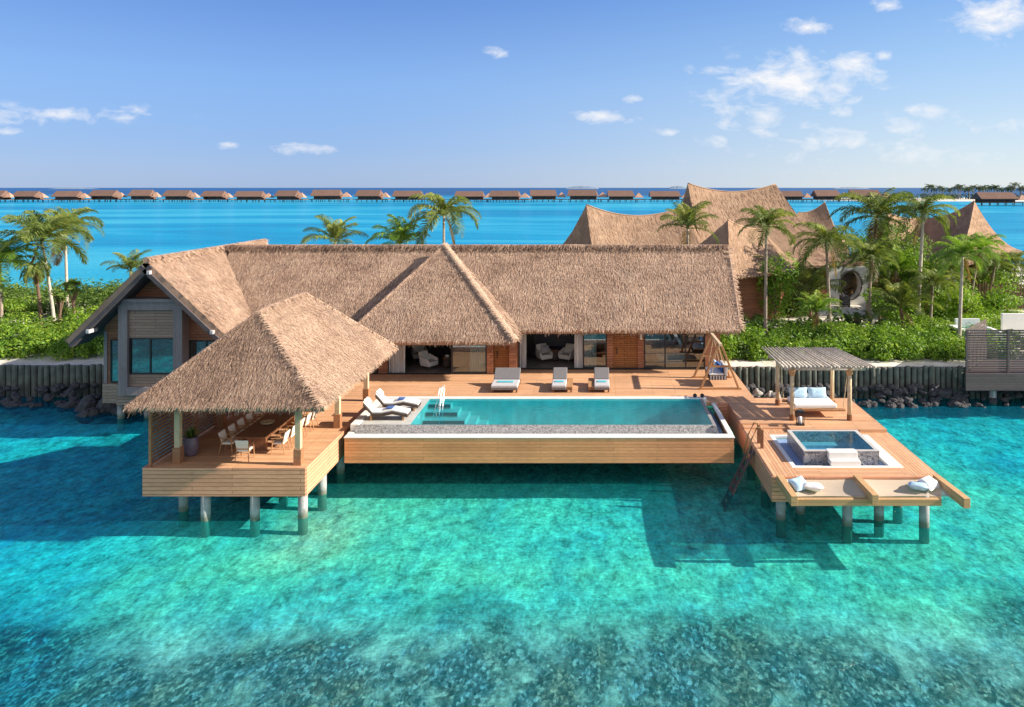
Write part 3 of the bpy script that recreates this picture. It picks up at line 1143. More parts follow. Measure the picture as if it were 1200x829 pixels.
# furniture in the rooms, seen through the open doors
def armchair(x, y, rz, label, mat='cream'):
    t = empty('armchair', (0, 0, 0), label, 'armchair')
    m = MB()
    m.box(-.4, .4, -.38, .36, .16, .44)
    m.build('seat', MT[mat], t, local=True, bevel=.05)
    m = MB()
    m.prism([(-.42, .26, .3), (.42, .26, .3), (.36, .46, 1.0), (-.36, .46, 1.0)], (0, .13, 0))
    m.build('backrest', MT[mat], t, local=True, bevel=.04)
    for sx in (-1, 1):
        m = MB()
        m.prism([(sx * .36, -.34, .3), (sx * .36, .36, .3), (sx * .36, .36, .78), (sx * .36, -.3, .58)], (sx * .1, 0, 0))
        m.build('armrest', MT[mat], t, local=True, bevel=.03)
        for sy in (-1, 1):
            m = MB()
            m.tube([(sx * .32, sy * .3, 0), (sx * .32, sy * .3, .17)], [.02, .03], 8)
            m.build('leg', MT['teak_dark'], t, local=True)
    t.location = (x, y, FZ)
    t.rotation_euler = (0, 0, rz)
    return t


def round_table(x, y, r, h, label, mat='wicker'):
    t = empty('side_table', (x, y, FZ), label, 'side table')
    m = MB()
    m.lathe([(r * .8, 0), (r * .95, h * .3), (r * .75, h * .6), (r * .9, h * .92)], (x, y, FZ), 18)
    m.build('pedestal', MT[mat], t, smooth=True)
    m = MB()
    m.lathe([(r, h * .92), (r, h)], (x, y, FZ), 22)
    m.build('table_top', MT['teak_dark'], t)
    return t


armchair(-9.9, 46.4, R(60), 'white upholstered armchair just inside the wide open doorway of the middle room', 'white')
armchair(-11.0, 48.6, R(20), 'dim armchair deep inside the middle room behind the white armchair')
round_table(-8.85, 46.6, .32, .62, 'dark drum side table beside the white armchair in the middle room')
tb = MB()
tb.lathe([(.1, 0), (.13, .06), (.1, .14)], (-8.85, 46.6, FZ + .62), 14)
tag(tb.build('bowl', MT['white'], loc=(-8.85, 46.6, FZ + .62)), 'small white bowl on the drum side table in the middle room', 'bowl')
armchair(-3.05, 48.3, R(30), 'white lounge chair nearest the curtain in the bedroom doorway')
armchair(-1.65, 48.3, R(-30), 'white lounge chair on the glazed side of the bedroom doorway')
round_table(-2.4, 48.4, .28, .7, 'small dark pedestal table between the two bedroom lounge chairs')
mb = MB()
mb.cushion((-3.05, 48.52, FZ + .72), .5, .42, .16, Matrix.Rotation(R(70), 3, 'X'))
tag(mb.build('cushion', MT['lgrey_fabric'], loc=(-3.05, 48.5, FZ + .6), smooth=True), 'grey cushion propped on the bedroom chair by the curtain', 'cushion')
bd = empty('bed', (-2.4, 49.5, FZ), 'wide bed with deep blue cover at the back of the bedroom', 'bed')
mb = MB()
mb.box(-3.6, -1.2, 49.2, 50.1, FZ + .1, FZ + .55)
mb.build('mattress', m_plain('indigo_cover', (.07, .075, .22), .9, .2, 5), bd, bevel=.05)
mb = MB()
mb.box(-3.9, -.9, 50.12, 50.19, FZ, FZ + 1.3)
mb.build('headboard', MT['grey_fabric'], bd, bevel=.03)
# bathtub
mb = MB()
m_ = []
for (r, z) in ((.62, 0), (.86, .12), (.95, .45), (1.0, .6), (.93, .6), (.8, .25), (.5, .15)):
    m_.append((r, z))
mb.lathe(m_, (0, 0, 0), 28)
bt = mb.build('bathtub', MT['white'], loc=(0, 0, 0), smooth=True)
bt.location = (4.9, 47.6, FZ)
bt.scale = (1.0, .5, 1)
tag(bt, 'oval white bathtub behind the three glass panes', 'bathtub')
vt = empty('vanity', (5.9, 49.7, FZ), 'dark vanity cabinet with mirror at the back of the bathroom', 'vanity')
mb = MB()
mb.box(4.8, 7.2, 49.5, 50.15, FZ + .3, FZ + .85)
mb.build('cabinet', MT['teak_dark'], vt, bevel=.01)
mb = MB()
mb.box(5.0, 7.0, 50.14, 50.18, FZ + 1.1, FZ + 2.2)
mb.build('mirror', MT['steel'], vt)

# ------------------------------------------------------------------ main deck
deck = empty('timber_deck', (-2, 42, 0), 'broad timber deck between the villa and its long pool', 'deck')
each('boards', MT['deck'], deck, [(-20.1, 8.35, 38.95, CY - .09, 1.92, FZ), (-4.46, 8.35, CY - .09, EYW - .09, 1.92, FZ), (-11.1, -10.7, 35.0, 38.95, 1.92, FZ)])
mb = MB()
mb.box(6.17, 6.9, 38.82, 38.94, .95, FZ - .02)
mb.build('front_fascia', MT['skirt_x'], deck)
mb = MB()
mb.box(8.24, 8.34, 39.95, EYW, 1.0, 1.91)
mb.build('side_fascia', MT['skirt_y'], deck)
for i in range(7):
    for j in range(2):
        x, y = -17 + i * 4.1, 40.5 + j * 4.5
        mb = MB()
        mb.tube([(x, y, -0.95), (x, y, 1.92)], .2, 10)
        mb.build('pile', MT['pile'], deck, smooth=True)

# dining pavilion ---------------------------------------------------
pd = empty('pavilion_deck', (-14, 34, 0), 'timber platform on piles carrying the open dining pavilion', 'deck')
px0, px1, py0, py1 = -17.45, -11.2, 29.85, 38.95
mb = MB()
mb.box(px0, px1, py0, py1, 1.92, FZ)
mb.build('boards', MT['deck'], pd)
mb = MB()
mb.box(px0 - .03, px1 + .03, py0 - .06, py0 - .002, 1.02, FZ + .015)
mb.build('front_skirt', MT['skirt_x'], pd)
each('side_skirt', MT['skirt_y'], pd, [(px1 + .002, px1 + .06, py0, 36.5, 1.02, FZ + .012), (px0 - .06, px0 - .002, py0, py1, 1.02, FZ + .012)])
mb = MB()
mb.box(px0 + .02, px1 - .02, py0 + .02, py1, 1.5, 1.7)
mb.build('joists', MT['dark'], pd)
for (x, y) in ((-16.5, 30.95), (-15.15, 30.05), (-13.25, 30.1), (-11.45, 30.3), (-11.5, 32.6), (-11.5, 35.0), (-13.3, 33.0), (-15.6, 33.5), (-13.3, 36.5), (-16.3, 36.5)):
    mb = MB()
    mb.tube([(x, y, -0.95), (x, y, 1.5)], .185, 14)
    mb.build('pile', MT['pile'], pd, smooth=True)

pav = empty('dining_pavilion', (-14, 34, FZ), 'open dining pavilion with steep hipped thatch roof on timber posts', 'pavilion')
E = 4.72
A, B, C, D = (-17.65, 28.95, E), (-10.2, 28.95, E), (-10.2, 39.9, E), (-17.65, 39.9, E)
T1, T2 = (-13.85, 31.9, 7.85), (-13.85, 37.0, 7.9)
mb = MB()
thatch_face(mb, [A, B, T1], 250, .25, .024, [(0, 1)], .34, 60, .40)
thatch_face(mb, [B, C, T2, T1], 210, .25, .024, [(0, 1)], .34, 60, .62)  # sunlight painted into the straw: this slope lighter than the front one
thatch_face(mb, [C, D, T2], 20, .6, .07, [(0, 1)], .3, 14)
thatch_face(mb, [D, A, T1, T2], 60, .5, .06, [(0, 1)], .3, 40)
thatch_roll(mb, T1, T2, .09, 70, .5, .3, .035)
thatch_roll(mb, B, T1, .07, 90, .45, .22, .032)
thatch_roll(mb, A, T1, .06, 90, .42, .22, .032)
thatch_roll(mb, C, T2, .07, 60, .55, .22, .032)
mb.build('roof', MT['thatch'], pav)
for (x, y) in ((-11.6, 30.25), (-11.6, 34.9), (-11.6, 39.3), (-16.45, 30.45), (-16.9, 34.9), (-16.9, 38.8)):
    mb = MB()
    mb.box(x - .11, x + .11, y - .11, y + .11, FZ, 4.85)
    p_ = mb.build('post', MT['post'], pav, bevel=.012)
    mb = MB()
    mb.box(x - .15, x + .15, y - .15, y + .15, FZ + .002, FZ + .62)
    mb.build('post_sleeve', MT['teak_mid'], p_, bevel=.01)
each('ring_beam', MT['teak'], pav, [(-17.0, -11.2, 30.15, 30.35, 4.5, 4.75), (-11.7, -11.5, 30.35, 39.5, 4.5, 4.75), (-17.0, -16.8, 30.35, 39.5, 4.5, 4.75)])
sc_ = MB()
for yy in (29.98, 31.7, 33.4, 35.1, 36.8, 38.4):
    sc_.box(-17.33, -17.23, yy - .05, yy + .05, FZ, 4.7)
zz = FZ + .08
while zz < 4.55:
    sc_.box(-17.30, -17.26, 30.03, 38.35, zz, zz + .085)
    zz += .14
sc_.build('slatted_screen', MT['teak_mid'], pav)

# ------------------------------------------------------------------ pool
pool = empty('infinity_pool', (-2.3, 36, 0.95), 'long infinity pool clad in timber with pebble mosaic overflow wall', 'pool')
X0, X1, Y0, Y1 = -10.6, 5.4, 34.35, 38.55
RMZ = 2.4
mb = MB()
mb.box(-10.87, 6.16, 33.58, 33.64, .95, 2.038)
mb.build('front_cladding', MT['pool_skirt'], pool)
mb = MB()
mb.box(6.10, 6.16, 33.64, 38.8, .95, 2.038)
mb.build('side_cladding', MT['skirt_y'], pool)
mb = MB()
mb.box(-10.8, 6.1, 33.66, 38.8, .9, .98)
mb.build('underside', MT['dark'], pool)
each('ledge', MT['stone_white'], pool, [(-10.9, 6.2, 33.56, 34.05, 2.04, 2.085), (-10.9, -10.62, 34.05, 38.9, 2.02, 2.104), (5.98, 6.2, 34.05, 38.9, 2.02, 2.10)], bevel=.01)
mb = MB()
mb.box(5.6, 5.98, 34.05, 38.8, 1.7, 1.74)
mb.box(-10.62, 5.6, 34.05, 34.3, 2.0, 2.04)
mb.build('gutter', m_plain('gutter_shade_blue', (.16, .27, .42), .25, .15, 5), pool)  # blue of the shaded gutter put into its base colour
mb = MB()
mb.prism([(X0, 34.12, 2.03), (X0, 34.40, 2.03), (X0, 34.40, RMZ - .01), (X0, 34.32, RMZ - .01)], (X1 - X0 + .1, 0, 0))
mb.prism([(5.66, 34.12, 1.72), (5.35, 34.2, 1.72), (5.35, 34.2, RMZ - .012), (5.5, 34.12, RMZ - .012)], (0, 4.5, 0))
mb.build('overflow_wall', MT['mosaic'], pool)
each('coping', MT['stone_white'], pool, [(X0 - .25, X1 + .3, Y1, Y1 + .35, 1.9, RMZ + .02), (X0 - .25, X0 + .12, 34.32, Y1, 1.9, RMZ + .018)], bevel=.012)
mb = MB()
mb.box(X0, X1, 34.3, Y1, 1.02, 1.08)
mb.box(X0, X1, Y1 - .02, Y1 - .001, 1.08, RMZ - .1)
mb.box(X0, X1, 34.4, 34.42, 1.08, RMZ - .06)
mb.box(X1 - .06, X1 - .04, 34.42, Y1 - .02, 1.08, RMZ - .06)
mb.build('basin', MT['pool_tile'], pool)
mb = MB()
mb.box(X0 + .1, -8.2, 34.42, Y1 - .02, 1.08, RMZ - .015)
mb.build('wet_shelf', MT['stone_grey'], pool)
mb = MB()
for i in range(5):
    mb.box(-8.2, -7.55 + i * .45 + .5, Y1 - .5 - i * .62, Y1 - .021 - i * .002, 1.08 + .001 * i, RMZ - .16 - i * .22)
mb.box(-8.2, -7.2, 34.43, Y1 - .02, 1.085, RMZ - .9)
mb.build('pool_steps', MT['stone_grey'], pool)
mb = MB()
for i in range(5):
    mb.box(-8.15, -7.58 + i * .45 + .5, Y1 - .52 - i * .62, Y1 - .44 - i * .62, RMZ - .30 - i * .22, RMZ - .155 - i * .22)
mb.build('step_nosing', m_plain('dark_nosing', (.05, .09, .10), .5), pool)
mb = MB()
mb.add([(-8.18, 34.34, RMZ - .008), (X1 - .06, 34.34, RMZ - .008), (X1 - .06, Y1 - .02, RMZ - .008), (-8.18, Y1 - .02, RMZ - .008)], [(0, 1, 2, 3)])
mb.build('pool_surface', MT['pool_water'], pool)
for dx in (0, .28):
    mb = MB()
    mb.tube([(-7.62 + dx * .3, 36.4 + dx, 1.9), (-7.52 + dx * .3, 36.6 + dx, 2.5), (-7.35 + dx * .3, 36.9 + dx, 3.35), (-7.30 + dx * .3, 37.0 + dx, 3.4),
             (-7.28 + dx * .3, 36.95 + dx, 3.3), (-7.25 + dx * .3, 36.2 + dx, 2.2), (-7.25 + dx * .3, 36.1 + dx, 1.8)], .015, 8)
    mb.build('handrail', MT['steel'], pool, smooth=True)
for i, px in enumerate((815, 823.5)):
    p = P(px, 467, RMZ + .02)
    mb = MB()
    mb.lathe([(.05, 0), (.09, .05), (.11, .12), (.05, .18)], (p.x, 38.75, RMZ + .02), 10)
    tag(mb.build('pool_fitting', MT['black'], loc=(p.x, 38.75, RMZ + .02), smooth=True),
        ('first' if i == 0 else 'second') + ' dark fitting on the pool back rim counted towards the swing chair', 'pool fitting')

# ------------------------------------------------------------------ side terrace with hot tub and net
tr = empty('side_terrace', (10, 34, 0), 'stepped timber terrace on piles around the square hot tub', 'deck')
tx0, tx1 = 6.9, 13.25
LZ = 1.95
each('upper_platform', MT['deck'], tr, [(8.9, tx1, 34.62, 39.75, 1.8, FZ - .004), (tx0, 8.9, 35.5, 39.75, 1.8, FZ - .004), (tx0, 8.35, 39.75, 39.95, 1.8, FZ - .006)])
mb = MB()
mb.box(tx0, 8.9, 35.1, 35.499, 1.8, FZ - .07)
mb.build('step', MT['deck'], tr)
hx0, hx1, hy0, hy1 = 7.92, 12.2, 30.35, 34.25
each('side_boards', MT['deck_y'], tr, [(tx0, hx0, 29.4, 34.62, 1.8, LZ), (hx1, tx1, 29.4, 34.62, 1.8, LZ), (tx0, 8.9, 34.62, 35.1, 1.8, LZ)])
each('cross_boards', MT['deck'], tr, [(hx0, hx1, 29.4, hy0, 1.8, LZ - .001), (hx0, hx1, hy1, 34.62, 1.8, LZ - .001)])
each('side_skirt', MT['skirt_y'], tr, [(tx0 - .06, tx0 - .002, 29.4, 39.95, 1.0, FZ - .03 - .15), (tx0 - .058, tx0 - .003, 35.5, 39.95, 1.92, FZ - .01), (tx1 + .002, tx1 + .06, 29.4, 39.7, 1.0, LZ - .01)])
mb = MB()
mb.box(tx0 - .06, tx1 + .06, 29.34, 29.398, 1.0, LZ - .012)
mb.build('front_skirt', MT['skirt_x'], tr)
mb = MB()
mb.box(8.35, tx1, 39.752, 39.81, 1.0, FZ - .01)
mb.build('back_skirt', MT['skirt_x'], tr)
for (px, py) in ((915, 608), (938, 601), (993, 615), (1030, 609), (1052, 593), (1083, 617)):
    p = P(px, py, 0)
    mb = MB()
    mb.tube([(p.x, p.y, -0.95), (p.x, p.y, 1.8)], .19, 14)
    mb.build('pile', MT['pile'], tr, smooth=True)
for (x, y) in ((7.4, 33), (7.4, 36), (7.4, 39), (12.7, 33.5), (12.7, 37), (10, 36), (10, 39), (10, 33)):
    mb = MB()
    mb.tube([(x, y, -0.95), (x, y, 1.8)], .19, 10)
    mb.build('pile', MT['pile'], tr, smooth=True)
# net frame beams carried by the terrace
for (xa, xb_, ye) in ((7.12, 7.16, 27.3), (10.05, 10.08, 27.4), (13.1, 13.2, 27.1)):
    mb = MB()
    mb.bar((xa, 29.34, LZ - .1), (xb_, ye, LZ - .1), .24, .36)
    mb.build('net_beam', MT['teak_pale'], tr, bevel=.012)
mb = MB()
mb.box(7.25, 12.6, 27.75, 27.93, LZ - .46, LZ - .22)
mb.build('front_beam', MT['teak_pale'], tr, bevel=.01)


def m_net():
    g = NT('lounging_net')
    s = g.sep(g.co())
    a = g.math('FRACT', g.math('MULTIPLY', s[0], 26.0))
    b = g.math('FRACT', g.math('MULTIPLY', s[1], 26.0))
    hole = g.math('MULTIPLY', g.math('GREATER_THAN', a, .32), g.math('GREATER_THAN', b, .32))
    t_ = g.n('ShaderNodeBsdfTransparent')
    mx = g.n('ShaderNodeMixShader')
    g.L(g.math('MULTIPLY', hole, .55), mx.inputs[0])
    g.L(g.bsdf((.62, .50, .38), .9), mx.inputs[1])
    g.L(t_.outputs[0], mx.inputs[2])
    return g.done(mx.outputs[0])


MT['net'] = m_net()
for (xa, xb_) in ((7.26, 9.95), (10.19, 13.02)):
    mb = MB()
    n_ = 12
    vs = []
    for j in range(n_ + 1):
        for i in range(n_ + 1):
            u, v = i / n_, j / n_
            sag = .22 * (4 * u * (1 - u)) ** .8 * (4 * v * (1 - v) * .8 + .2) * .8
            vs.append((xa + (xb_ - xa) * u, 29.33 - 1.42 * v + (.12 * 4 * u * (1 - u)) * v, LZ - .08 - .1 * v - sag))
    fs = [(j * (n_ + 1) + i, j * (n_ + 1) + i + 1, (j + 1) * (n_ + 1) + i + 1, (j + 1) * (n_ + 1) + i) for j in range(n_) for i in range(n_)]
    mb.add(vs, fs)
    mb.build('net', MT['net'], tr, smooth=True)

# hot tub
tub = empty('hot_tub', (10, 32, LZ), 'square raised hot tub clad in grey pebble mosaic with white steps', 'hot tub')
mb = MB()
fz = LZ + .012
mb.box(hx0 - .06, hx1 + .06, hy0 - .06, hy0 + .14, LZ - .1, fz)
mb.box(hx0 - .06, hx1 + .06, hy1 - .14, hy1 + .06, LZ - .1, fz)
mb.box(hx0 - .06, hx0 + .12, hy0 + .14, hy1 - .14, LZ - .1, fz)
mb.box(hx1 - .45, hx1 + .06, hy0 + .14, hy1 - .14, LZ - .1, fz)
mb.build('white_surround', MT['stone_white'], tub, bevel=.006)
mb = MB()
mb.box(hx0 + .12, hx1 - .45, hy0 + .14, hy1 - .14, LZ - .25, LZ - .12)
mb.build('gutter_floor', m_plain('tub_gutter_shade_blue', (.22, .33, .52), .4, .1, 4), tub)  # gutter floor coloured blue to carry the shadow lying in it
ux0, ux1, uy0, uy1, uz = 8.47, 11.5, 30.85, 33.5, 2.40
mb = MB()
w_ = .15
for b_ in ((ux0, ux1, uy0, uy0 + w_), (ux0, ux1, uy1 - w_, uy1), (ux0, ux0 + w_, uy0 + w_, uy1 - w_), (ux1 - w_, ux1, uy0 + w_, uy1 - w_)):
    mb.box(*b_, LZ - .2, uz)
mb.build('wall', MT['mosaic_dark'], tub)
mb = MB()
for b_ in ((ux0 - .01, ux1 + .01, uy0 - .01, uy0 + w_), (ux0 - .01, ux1 + .01, uy1 - w_, uy1 + .01), (ux0 - .01, ux0 + w_, uy0 + w_, uy1 - w_), (ux1 - w_, ux1 + .01, uy0 + w_, uy1 - w_)):
    mb.box(*b_, uz, uz + .03)
mb.build('rim', MT['stone_grey'], tub)
mb = MB()
mb.box(ux0 + w_, ux1 - w_, uy0 + w_, uy1 - w_, 1.2, 1.3)
for b_ in ((ux0 + w_, ux0 + .6, uy0 + w_, uy1 - w_), (ux1 - .6, ux1 - w_, uy0 + w_, uy1 - w_), (ux0 + .6, ux1 - .6, uy1 - .6, uy1 - w_)):
    mb.box(*b_, 1.3, 1.95)
mb.build('tub_bench', m_plain('tub_tile', (.26, .40, .48), .4, .15, 6), tub)
mb = MB()
mb.add([(ux0 + w_ - .01, uy0 + w_ - .01, uz + .006), (ux1 - w_ + .01, uy0 + w_ - .01, uz + .006), (ux1 - w_ + .01, uy1 - w_ + .01, uz + .006), (ux0 + w_ - .01, uy1 - w_ + .01, uz + .006)], [(0, 1, 2, 3)])
mb.build('tub_surface', MT['tub_water'], tub)
each('steps', MT['white_paint'], tub, [(9.42, 10.6, 30.42, 30.83, fz + .002, 2.17), (9.40, 10.55, 30.62, 31.05, 2.172, 2.45)], bevel=.02)

# ------------------------------------------------------------------ furniture on the decks
def daybed(x, y, w, label, tlab, table=0, towel='aqua', group='reclining daybeds on the main deck'):
    t = empty('daybed', (x, y, FZ), label, 'daybed', group)
    cw = w - (.32 if table else 0)
    cx0 = x - w / 2 + (.32 if table < 0 else 0)
    m = MB()
    m.box(x - w / 2, x + w / 2, y - 1.0, y + .95, FZ + .14, FZ + .24)
    m.build('frame', MT['teak_dark'], t, bevel=.01)
    for sx in (x - w / 2 + .06, x + w / 2 - .06):
        for sy in (y - .9, y + .85):
            m = MB()
            m.box(sx - .04, sx + .04, sy - .04, sy + .04, FZ, FZ + .14)
            m.build('leg', MT['teak_dark'], t)
    m = MB()
    m.box(cx0, cx0 + cw, y - 1.02, y + .35, FZ + .245, FZ + .41)
    m.build('seat_mattress', MT['lgrey_fabric'], t, bevel=.045, seg=3)
    m = MB()
    m.box(cx0 + .003, cx0 + cw - .003, y - 1.03, y - .97, FZ + .15, FZ + .30)
    m.build('apron', MT['grey_fabric'], t, bevel=.02)
    m = MB()
    m.prism([(cx0, y + .30, FZ + .30), (cx0, y + .95, FZ + .80), (cx0, y + .86, FZ + .93), (cx0, y + .20, FZ + .44)], (cw, 0, 0))
    m.build('back_mattress', MT['grey_fabric'], t, bevel=.04, seg=3)
    if table:
        tx = x + table * (w / 2 - .15)
        m = MB()
        m.box(tx - .15, tx + .15, y - .95, y + .9, FZ + .245, FZ + .31)
        m.build('side_table', MT['teak'], t, bevel=.008)
    tw = MB()
    tw.box(cx0 + cw * .2, cx0 + cw * .8, y - .45, y - .2, FZ + .412, FZ + .46)
    tag(tw.build('towel', MT[towel], loc=(cx0 + cw / 2, y - .3, FZ + .412), bevel=.02),
        'folded aqua towel on the ' + tlab, 'towel', 'folded towels on the daybeds')
    return t


daybed(-4.72, 41.75, 1.42, 'wide grey double daybed without any wooden side table', 'wide double daybed')
daybed(-1.66, 41.8, 1.10, 'narrow grey daybed with its wooden side table towards the swing chair', 'middle one of the three daybeds', 1)
daybed(.31, 41.8, 1.14, 'narrow grey daybed with its wooden side table away from the swing chair', 'daybed nearest the swing chair', -1)

# chaises on the wet shelf of the pool
def chaise(x, y, label):
    t = empty('chaise_lounge', (x, y, RMZ), label, 'chaise lounge', 'white chaises on the pool shelf')
    prof = [(-.98, .78), (-.55, .30), (-.15, .30), (.35, .40), (1.05, .26)]
    L_ = .34
    def strip(z0, z1, y0, y1, pr=prof):
        m = MB()
        top = [(x + a, 0, RMZ + b + z1) for a, b in pr]
        bot = [(x + a, 0, RMZ + b + z0) for a, b in reversed(pr)]
        m.prism([(p[0], y + y0, p[2]) for p in top + bot], (0, y1 - y0, 0))
        return m
    strip(-.13, .0, -L_, L_).build('wicker_base', MT['wicker'], t, bevel=.015)
    strip(.002, .10, -L_ + .03, L_ - .03).build('mattress', MT['white'], t, bevel=.03, seg=3)
    m = MB()
    m.cushion((x - .84, y, RMZ + .80), .34, .55, .14, Matrix.Rotation(R(48), 3, 'Y'))
    m.build('head_pillow', MT['white'], t, smooth=True)
    for (ax, az) in ((-.62, .24), (.85, .18)):
        for sy in (-L_ + .04, L_ - .04):
            m = MB()
            m.box(x + ax - .035, x + ax + .035, y + sy - .035, y + sy + .035, RMZ - .012, RMZ + az)
            m.build('leg', MT['teak'], t)
    tw = MB()
    tw.box(x + .02, x + .34, y - .2, y + .2, RMZ + .475, RMZ + .53)
    tag(tw.build('towel', MT['navy'], loc=(x + .2, y, RMZ + .475), bevel=.02),
        'folded navy towel on the chaise ' + label.split(' chaise ')[1], 'towel', 'folded towels on the chaises')


chaise(-9.5, 35.3, 'white cushioned chaise beside the pebble mosaic overflow wall')
chaise(-9.35, 36.75, 'white cushioned chaise beside the pool back coping')

# dining set
tab = empty('dining_table', (-13.95, 33.2, FZ), 'long dark timber dining table under the thatched pavilion', 'dining table')
mb = MB()
mb.box(-14.6, -13.3, 31.2, 35.6, FZ + .70, FZ + .76)
mb.build('table_top', MT['teak_dark'], tab, bevel=.01)
for yy in (31.9, 34.9):
    mb = MB()
    mb.box(-14.35, -13.55, yy - .08, yy + .08, FZ, FZ + .70)
    mb.build('trestle', MT['teak_dark'], tab, bevel=.01)
mb = MB()
mb.box(-14.0, -13.9, 31.98, 34.82, FZ + .2, FZ + .32)
mb.build('stretcher', MT['teak_dark'], tab)
mb = MB()
mb.lathe([(.1, 0), (.26, .06), (.30, .12), (.27, .12), (.1, .04)], (-13.95, 32.9, FZ + .762), 20)
tag(mb.build('fruit_bowl', MT['rope'], loc=(-13.95, 32.9, FZ + .762), smooth=True), 'shallow woven bowl in the middle of the dining table', 'bowl')


def dining_chair(label):
    t = empty('dining_chair', (0, 0, 0), label, 'dining chair', 'chairs round the pavilion dining table')
    for sx in (-1, 1):
        m = MB()
        m.tube([(sx * .27, -.25, 0), (sx * .24, -.20, .62)], [.018, .024], 8)
        m.build('leg', MT['teak'], t, local=True)
        m = MB()
        m.tube([(sx * .27, .30, 0), (sx * .24, .20, .45), (sx * .24, .27, .72)], [.018, .024, .02], 8)
        m.build('leg', MT['teak'], t, local=True)
        m = MB()
        m.tube([(sx * .255, -.27, .63), (sx * .26, 0, .645), (sx * .25, .27, .66)], .024, 8)
        m.build('armrest', MT['teak'], t, local=True)
    m = MB()
    m.box(-.235, .235, -.24, .22, .38, .47)
    m.build('seat', MT['cream'], t, local=True, bevel=.03)
    m = MB()
    m.prism([(-.25, .18, .50), (.25, .18, .50), (.26, .29, .86), (-.26, .29, .86)], (0, .05, .01))
    m.build('backrest', MT['cream'], t, local=True, bevel=.018)
    m = MB()
    m.box(-.23, .23, .17, .21, .44, .50)
    m.build('back_rail', MT['teak'], t, local=True)
    return t


ch0 = dining_chair('cream dining chair at the head of the table nearest the water')
ch0.location = (-13.95, 30.78, FZ)
ch0.rotation_euler = (0, 0, R(180))
ordn = ['first', 'second', 'third', 'fourth', 'fifth']
for side, nm in ((-1, 'slatted screen'), (1, 'pool')):
    for i in range(5):
        copy_tree(ch0, loc=(-13.95 + side * 1.05, 31.65 + i * .82, FZ), rotz=R(-90 if side > 0 else 90),
                  label='cream dining chair, %s from the head chair on the %s side of the table' % (ordn[i], nm))

# planter by the screen
pot = empty('planter', (-16.35, 31.25, FZ), 'plum glazed planter pot with small plant beside the pavilion corner post', 'planter')
mb = MB()
mb.lathe([(.17, 0), (.26, .1), (.30, .35), (.28, .6), (.24, .72), (.26, .76), (.22, .76), (.2, .66)], (-16.35, 31.25, FZ), 22)
mb.build('pot', MT['purple_pot'], pot, smooth=True)
rp = random.Random(5)
mb = MB()
for i in range(70):
    a, e = rp.uniform(0, 6.28), rp.uniform(.3, 1.4)
    d = Vector((math.cos(a) * math.cos(e), math.sin(a) * math.cos(e), math.sin(e)))
    s_ = d.cross(Vector((0, 0, 1))).normalized() * .03
    b_ = Vector((-16.35, 31.25, FZ + .7)) + d * .06
    q = b_ + d * rp.uniform(.25, .5)
    mb.add([b_ - s_ * .3, b_ + s_ * .3, (b_ + q) / 2 + s_, q, (b_ + q) / 2 - s_], [(0, 1, 2, 3, 4)], sh=rp.random())
mb.build('foliage', MT['leaf_deep'], pot)

# swing chair
sw = empty('swing_chair', (6.85, 42.7, FZ), 'timber A-frame swing chair with hanging sofa at the deck end', 'swing chair')
for yy, lx in ((41.45, 5.8), (43.95, 5.75)):
    for fx in (lx, lx + 2.08):
        mb = MB()
        mb.bar((fx, yy, FZ), (6.83 + (.07 if fx > 6.5 else -.07), yy, FZ + 2.45), .11, .13, up=(0, 1, 0))
        mb.build('leg', MT['teak'], sw, bevel=.01)
    mb = MB()
    mb.bar((lx + .55, yy + .001, FZ + 1.25), (lx + 1.53, yy + .001, FZ + 1.25), .07, .10)
    mb.build('cross_brace', MT['teak'], sw)
    mb = MB()
    mb.bar((lx - .1, yy, FZ + .05), (lx + 2.2, yy, FZ + .05), .12, .09)
    mb.build('foot_rail', MT['teak'], sw)
mb = MB()
mb.bar((6.83, 41.15, FZ + 2.46), (6.83, 44.2, FZ + 2.46), .16, .14)
mb.build('top_beam', MT['post'], sw, bevel=.01)
for yy in (42.0, 43.5):
    for dx in (-.35, .4):
        mb = MB()
        mb.tube([(6.83, yy, FZ + 2.4), (6.83 + dx, yy, FZ + .62)], .014, 6)
        mb.build('rope', MT['rope'], sw)
mb = MB()
mb.box(6.35, 7.3, 41.95, 43.55, FZ + .38, FZ + .62)
mb.build('sofa_base', MT['wicker'], sw, bevel=.02)
mb = MB()
mb.box(7.18, 7.34, 41.95, 43.55, FZ + .62, FZ + 1.12)
mb.build('sofa_back', MT['lgrey_fabric'], sw, bevel=.03)
mb = MB()
for i in range(9):
    y_ = 42.0 + i * .18
for i in range(6):
    mb.box(6.4 + i * .155, 6.47 + i * .155, 41.915, 41.948, FZ + .40, FZ + .60)
mb.build('woven_panel', MT['lgrey_fabric'], sw)
mb = MB()
mb.box(6.36, 7.16, 41.98, 43.52, FZ + .625, FZ + .74)
mb.build('seat_cushion', MT['white'], sw, bevel=.04, seg=3)
for (x, y, mt_, lab) in ((7.02, 42.25, 'blue_fabric', 'deep blue cushion at the near end of the swing sofa'),
                         (7.0, 42.8, 'blue_fabric', 'deep blue cushion in the middle of the swing sofa'),
                         (6.9, 43.25, 'sky_fabric', 'pale blue cushion at the far end of the swing sofa')):
    mb = MB()
    mb.cushion((x, y, FZ + .98), .48, .5, .17, Matrix.Rotation(R(68), 3, 'Y'))
    tag(mb.build('cushion', MT[mt_], loc=(x, y, FZ + .74), smooth=True), lab, 'cushion', 'cushions on the swing sofa')

